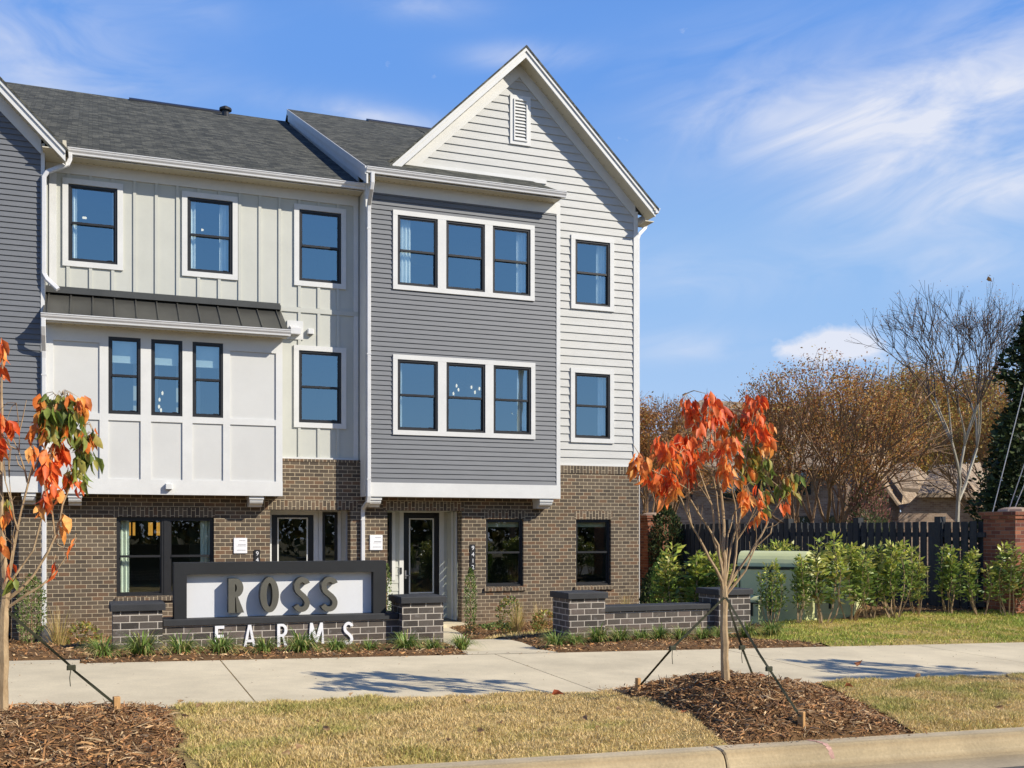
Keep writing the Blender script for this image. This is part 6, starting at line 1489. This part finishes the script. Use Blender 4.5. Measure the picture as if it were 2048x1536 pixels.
# guy wires of a utility pole that stands outside the frame
for (xa, ya), (xb, yb), lab in (((2046, 785), (1984, 1030), 'leftmost thin guy wire in front of the dark evergreen'), ((2062, 890), (2016, 1025), 'middle thin guy wire in front of the dark evergreen'), ((2075, 905), (2022, 1035), 'rightmost thin guy wire in front of the dark evergreen')):
    a, b = Vector(PT(xa, ya, 19.4)), Vector(PT(xb, yb, 19.8)); d = (b-a).normalized(); k = (b.z+1.65)/-d.z; m = MB(); m.tube([tuple(a-d*4.5), tuple(b+d*k)], .009, 5, False); m.build('guy_wire', M['alu'], None, False, lab, 'wire', 'pole guy wires')
# pole across the street whose shadow falls over the sidewalk
pq = (18.3, -1.2); pl = thing('utility_pole', 'wooden utility pole across the street behind the camera, only its shadow seen', 'utility pole', (pq[0], pq[1], -1.8)); m = MB(); m.tube([(pq[0], pq[1], -2.), (pq[0], pq[1], 8.6)], [.16, .10], 10); m.build('pole', M['barkbrown'], pl); m = MB(); m.box(pq[0]-1.2, pq[0]+1.2, pq[1]-.06, pq[1]+.06, 7.9, 8.05); m.build('crossarm', M['barkbrown'], pl)
# woodland across the street (seen only as reflection)
n = 50000; xx = RNG.uniform(-90, 110, n); H = 7.2+1.3*np.sin(xx*.13)+1.2*np.sin(xx*.37+1)+.7*np.sin(xx*.9); zz = -2+RNG.uniform(0, 1, n)**.75*H; B = np.stack([xx, -52+RNG.normal(0, 3, n), zz], 1); L = RNG.uniform(.4, .9, n); leafset('woodland', B, vr(n), L, L*.8, jit(DRK+OLV, n, .5, 1.1), M['evergreen'], None, .2, .2, simple=True, kind='stuff')
# fallen leaves
FL = [(.50, .12, .05), (.46, .29, .15), (.33, .18, .09), (.50, .18, .07)]
lp = []
for k in range(40):
    while True:
        x, y = RNG.uniform(.6, 9.5), RNG.uniform(CB+.1, SW0-.05)
        if not in_m0(x, y): break
    z = float(gz(x, y))+float(h_m1(x, y) if in_m1(x, y) else lawnf(x, y))+.035
    m = thing('fallen_leaf', 'small curled dry leaf lying on the strip beside the sidewalk', 'leaf', (x, y, z), 'fallen leaves on the strip') if k == 0 else None
    lp.append((x, y, z))
    if k == 0: leafset('blade', np.array([[x, y, z]]), np.array([[1., .2, .15]]), np.array([.07]), np.array([.04]), np.array([FL[1]]), M['leaf'], m, .8, .8); first = m
    else:
        c = copytree(first); c.location = (x, y, z); c.rotation_euler = (RNG.normal(0, .3), RNG.normal(0, .3), RNG.uniform(0, 6.28)); c.scale = (RNG.uniform(.6, 1.2),)*3
for lab, (px, py), col in (('bright red leaf lying on the sidewalk edge of the grass strip', (1112, 1402), FL[0]), ('red leaf lying at the left border of the right mulch mound', (1362, 1437), FL[0]), ('rusty leaf lying on the open sidewalk at right', (1714, 1337), FL[3]), ('orange leaf lying on the grass right of the mulch mound', (1695, 1387), FL[3]), ('red leaf lying among the bark of the right mound', (1520, 1380), FL[0])):
    x, y, z = gpt(px, py); z += .06+float(h_m1(x, y) if in_m1(x, y) else 0); r = thing('fallen_leaf', lab, 'leaf', (x, y, z)); leafset('blade', np.array([[x-.04, y, z]]), np.array([[1., -.1, .15]]), np.array([.10]), np.array([.055]), np.array([col]), M['leaf'], r, .8, .8)
# leaf drifting in the air
q = PT(1980, 558, 16.); r = thing('drifting_leaf', 'brown leaf blowing through the air above the bare trees', 'leaf', q); leafset('blade', np.array([[q[0]-.04, q[1], q[2]+.04]]), np.array([[.7, .1, -.7]]), np.array([.11]), np.array([.07]), np.array([[.24, .15, .08]]), M['leaf'], r, .5, .6)
# ---------------------------------------------------------------- camera, light, sky
cam = bpy.data.cameras.new('Camera'); co = bpy.data.objects.new('Camera', cam); COL.objects.link(co)
cam.sensor_width = 36; cam.lens = FOC/2048*36; cam.shift_y = (HY-768)/2048
cam.clip_start = .1; cam.clip_end = 3000
co.location = (0, 0, 0); co.rotation_euler = (R(90), 0, -TH); SC.camera = co
EL, AZM = R(33.6), R(45)                        # sun elevation, and bearing right of straight-behind
sd = bpy.data.lights.new('Sun', 'SUN'); so = bpy.data.objects.new('Sun', sd); COL.objects.link(so)
sd.energy = 5.8; sd.angle = R(.5); sd.color = (1., .925, .80)
tos = Vector((math.sin(AZM)*math.cos(EL), -math.cos(AZM)*math.cos(EL), math.sin(EL)))
so.rotation_euler = (-tos).to_track_quat('-Z', 'Y').to_euler()
wd = bpy.data.worlds.new('World'); SC.world = wd; wd.use_nodes = True; nt = wd.node_tree; nt.nodes.clear()
wo = nt.nodes.new('ShaderNodeOutputWorld'); bg = nt.nodes.new('ShaderNodeBackground'); nt.links.new(bg.outputs[0], wo.inputs[0])
sk = nt.nodes.new('ShaderNodeTexSky'); sk.sky_type = 'NISHITA'; sk.sun_disc = False
sk.sun_elevation = EL; sk.sun_rotation = math.pi-AZM; sk.air_density = 1.0; sk.dust_density = .4; sk.ozone_density = 3.0; sk.altitude = 200
hs = nt.nodes.new('ShaderNodeHueSaturation'); hs.inputs['Saturation'].default_value = 1.22; hs.inputs['Value'].default_value = 1.0
nt.links.new(sk.outputs[0], hs.inputs['Color'])
BGS = .105
def SL(h, k=1.): return tuple((((c/255+.055)/1.055)**2.4 if c > 10 else c/255/12.92)*k/BGS for c in h)
tc = nt.nodes.new('ShaderNodeTexCoord'); sx = nt.nodes.new('ShaderNodeSeparateXYZ'); nt.links.new(tc.outputs['Generated'], sx.inputs[0])
az = math_(nt, 'ARCTAN2', sx.outputs[0], sx.outputs[1]); el = math_(nt, 'ARCSINE', sx.outputs[2])
er = nt.nodes.new('ShaderNodeMapRange'); er.inputs[1].default_value = -.05; er.inputs[2].default_value = .95; nt.links.new(sx.outputs[2], er.inputs[0])
gr = ramp(nt, [(0, SL((196, 214, 248))), (.06, SL((194, 216, 251))), (.14, SL((182, 212, 253))), (.28, SL((160, 202, 254))), (.46, SL((116, 170, 250))), (.68, SL((62, 112, 206))), (1., SL((24, 58, 135)))]); gr.color_ramp.interpolation = 'EASE'
nt.links.new(er.outputs[0], gr.inputs[0])
clear = mixc(nt, .78, hs.outputs[0], gr.outputs[0])
# cirrus: noise stretched along the wind, warped
def cloudnoise(scx, scy, rot, seed, det=7., dist=1.2):
    cb = nt.nodes.new('ShaderNodeCombineXYZ'); nt.links.new(az, cb.inputs[0]); nt.links.new(el, cb.inputs[1]); cb.inputs[2].default_value = seed
    mp = nt.nodes.new('ShaderNodeMapping'); mp.inputs['Rotation'].default_value = (0, 0, rot); nt.links.new(cb.outputs[0], mp.inputs[0])
    m2 = nt.nodes.new('ShaderNodeMapping'); m2.inputs['Scale'].default_value = (scx, scy, 1); nt.links.new(mp.outputs[0], m2.inputs[0])
    n = N(nt, 'ShaderNodeTexNoise', Scale=1., Detail=det, Roughness=.58, Distortion=dist); nt.links.new(m2.outputs[0], n.inputs['Vector']); return n.outputs['Fac']
def blob(px, py, rx, ry, rot=0.):
    """soft patch of sky round a bearing (azimuth, elevation)"""
    u, v = (px-1024)/FOC, (HY-py)/FOC; a0 = TH+math.atan(u); e0 = math.atan(v/math.sqrt(1+u*u)); c, s = math.cos(rot), math.sin(rot)
    da = math_(nt, 'SUBTRACT', az, a0); de = math_(nt, 'SUBTRACT', el, e0); rx /= FOC; ry /= FOC
    p = math_(nt, 'ADD', math_(nt, 'MULTIPLY', da, c/rx), math_(nt, 'MULTIPLY', de, s/rx))
    q = math_(nt, 'ADD', math_(nt, 'MULTIPLY', da, -s/ry), math_(nt, 'MULTIPLY', de, c/ry))
    r2 = math_(nt, 'ADD', math_(nt, 'MULTIPLY', p, p), math_(nt, 'MULTIPLY', q, q))
    return math_(nt, 'POWER', 2.718, math_(nt, 'MULTIPLY', r2, -1.))
def acc(lst):
    t = None
    for b, k in lst:
        x = math_(nt, 'MULTIPLY', b, k); t = x if t is None else math_(nt, 'ADD', t, x)
    return t
cir = acc([(blob(60, 90, 230, 120, -.1), .55), (blob(1045, 112, 110, 22), .45), (blob(1560, 225, 180, 55, -.05), .55), (blob(1800, 210, 330, 70, .16), .6),
           (blob(1980, 330, 260, 110, .2), .85), (blob(1760, 350, 150, 40, .3), .35), (blob(1380, 690, 150, 30), .45), (blob(740, 236, 190, 26, -.1), .5), (blob(1900, 530, 180, 40), .35),
           (blob(1500, 110, 260, 70, .1), .22), (blob(2050, 60, 200, 120), .3), (blob(1350, 560, 300, 60), .2), (blob(380, 10, 90, 30), .2), (blob(850, 10, 120, 25), .3)])
wis = cloudnoise(6., 17., -.16, 1.7, 5., .9); wr = ramp(nt, [(.34, (.06,)*3), (.70, (1.25,)*3)]); nt.links.new(wis, wr.inputs[0])
amb = cloudnoise(2.4, 9., -.2, 5.1, 6., .8); ar = ramp(nt, [(.55, (0,)*3), (.9, (.22,)*3)]); nt.links.new(amb, ar.inputs[0])
cu = acc([(blob(1672, 698, 96, 32, .03), 1.7), (blob(1690, 678, 38, 22), 1.1), (blob(1598, 700, 46, 14, .2), .8), (blob(1740, 705, 40, 24), .6)])
cn = cloudnoise(26., 40., 0, 3.3, 6., .2)
cuf = math_(nt, 'MULTIPLY', math_(nt, 'SUBTRACT', math_(nt, 'ADD', cu, math_(nt, 'MULTIPLY', cn, 3.2)), 2.15), 1.0)
cuc = nt.nodes.new('ShaderNodeClamp'); nt.links.new(cuf, cuc.inputs[0])
f1 = math_(nt, 'MULTIPLY', cir, wr.outputs[0])
f1 = math_(nt, 'ADD', f1, math_(nt, 'MULTIPLY', ar.outputs[0], math_(nt, 'MAXIMUM', math_(nt, 'MULTIPLY', sx.outputs[2], .5), 0.)))
f = math_(nt, 'MINIMUM', math_(nt, 'MAXIMUM', f1, cuc.outputs[0]), .93)
c = mixc(nt, f, clear, (7.6, 7.9, 8.9))
nt.links.new(c, bg.inputs['Color']); bg.inputs['Strength'].default_value = BGS
SC.view_settings.view_transform = 'Standard'; SC.view_settings.look = 'None'; SC.view_settings.exposure = 0; SC.view_settings.gamma = 1
SC.render.engine = 'CYCLES'
cy = SC.cycles; cy.max_bounces = 8; cy.diffuse_bounces = 3; cy.glossy_bounces = 4; cy.transmission_bounces = 6; cy.transparent_max_bounces = 12; cy.use_denoising = True; cy.sample_clamp_indirect = 6.
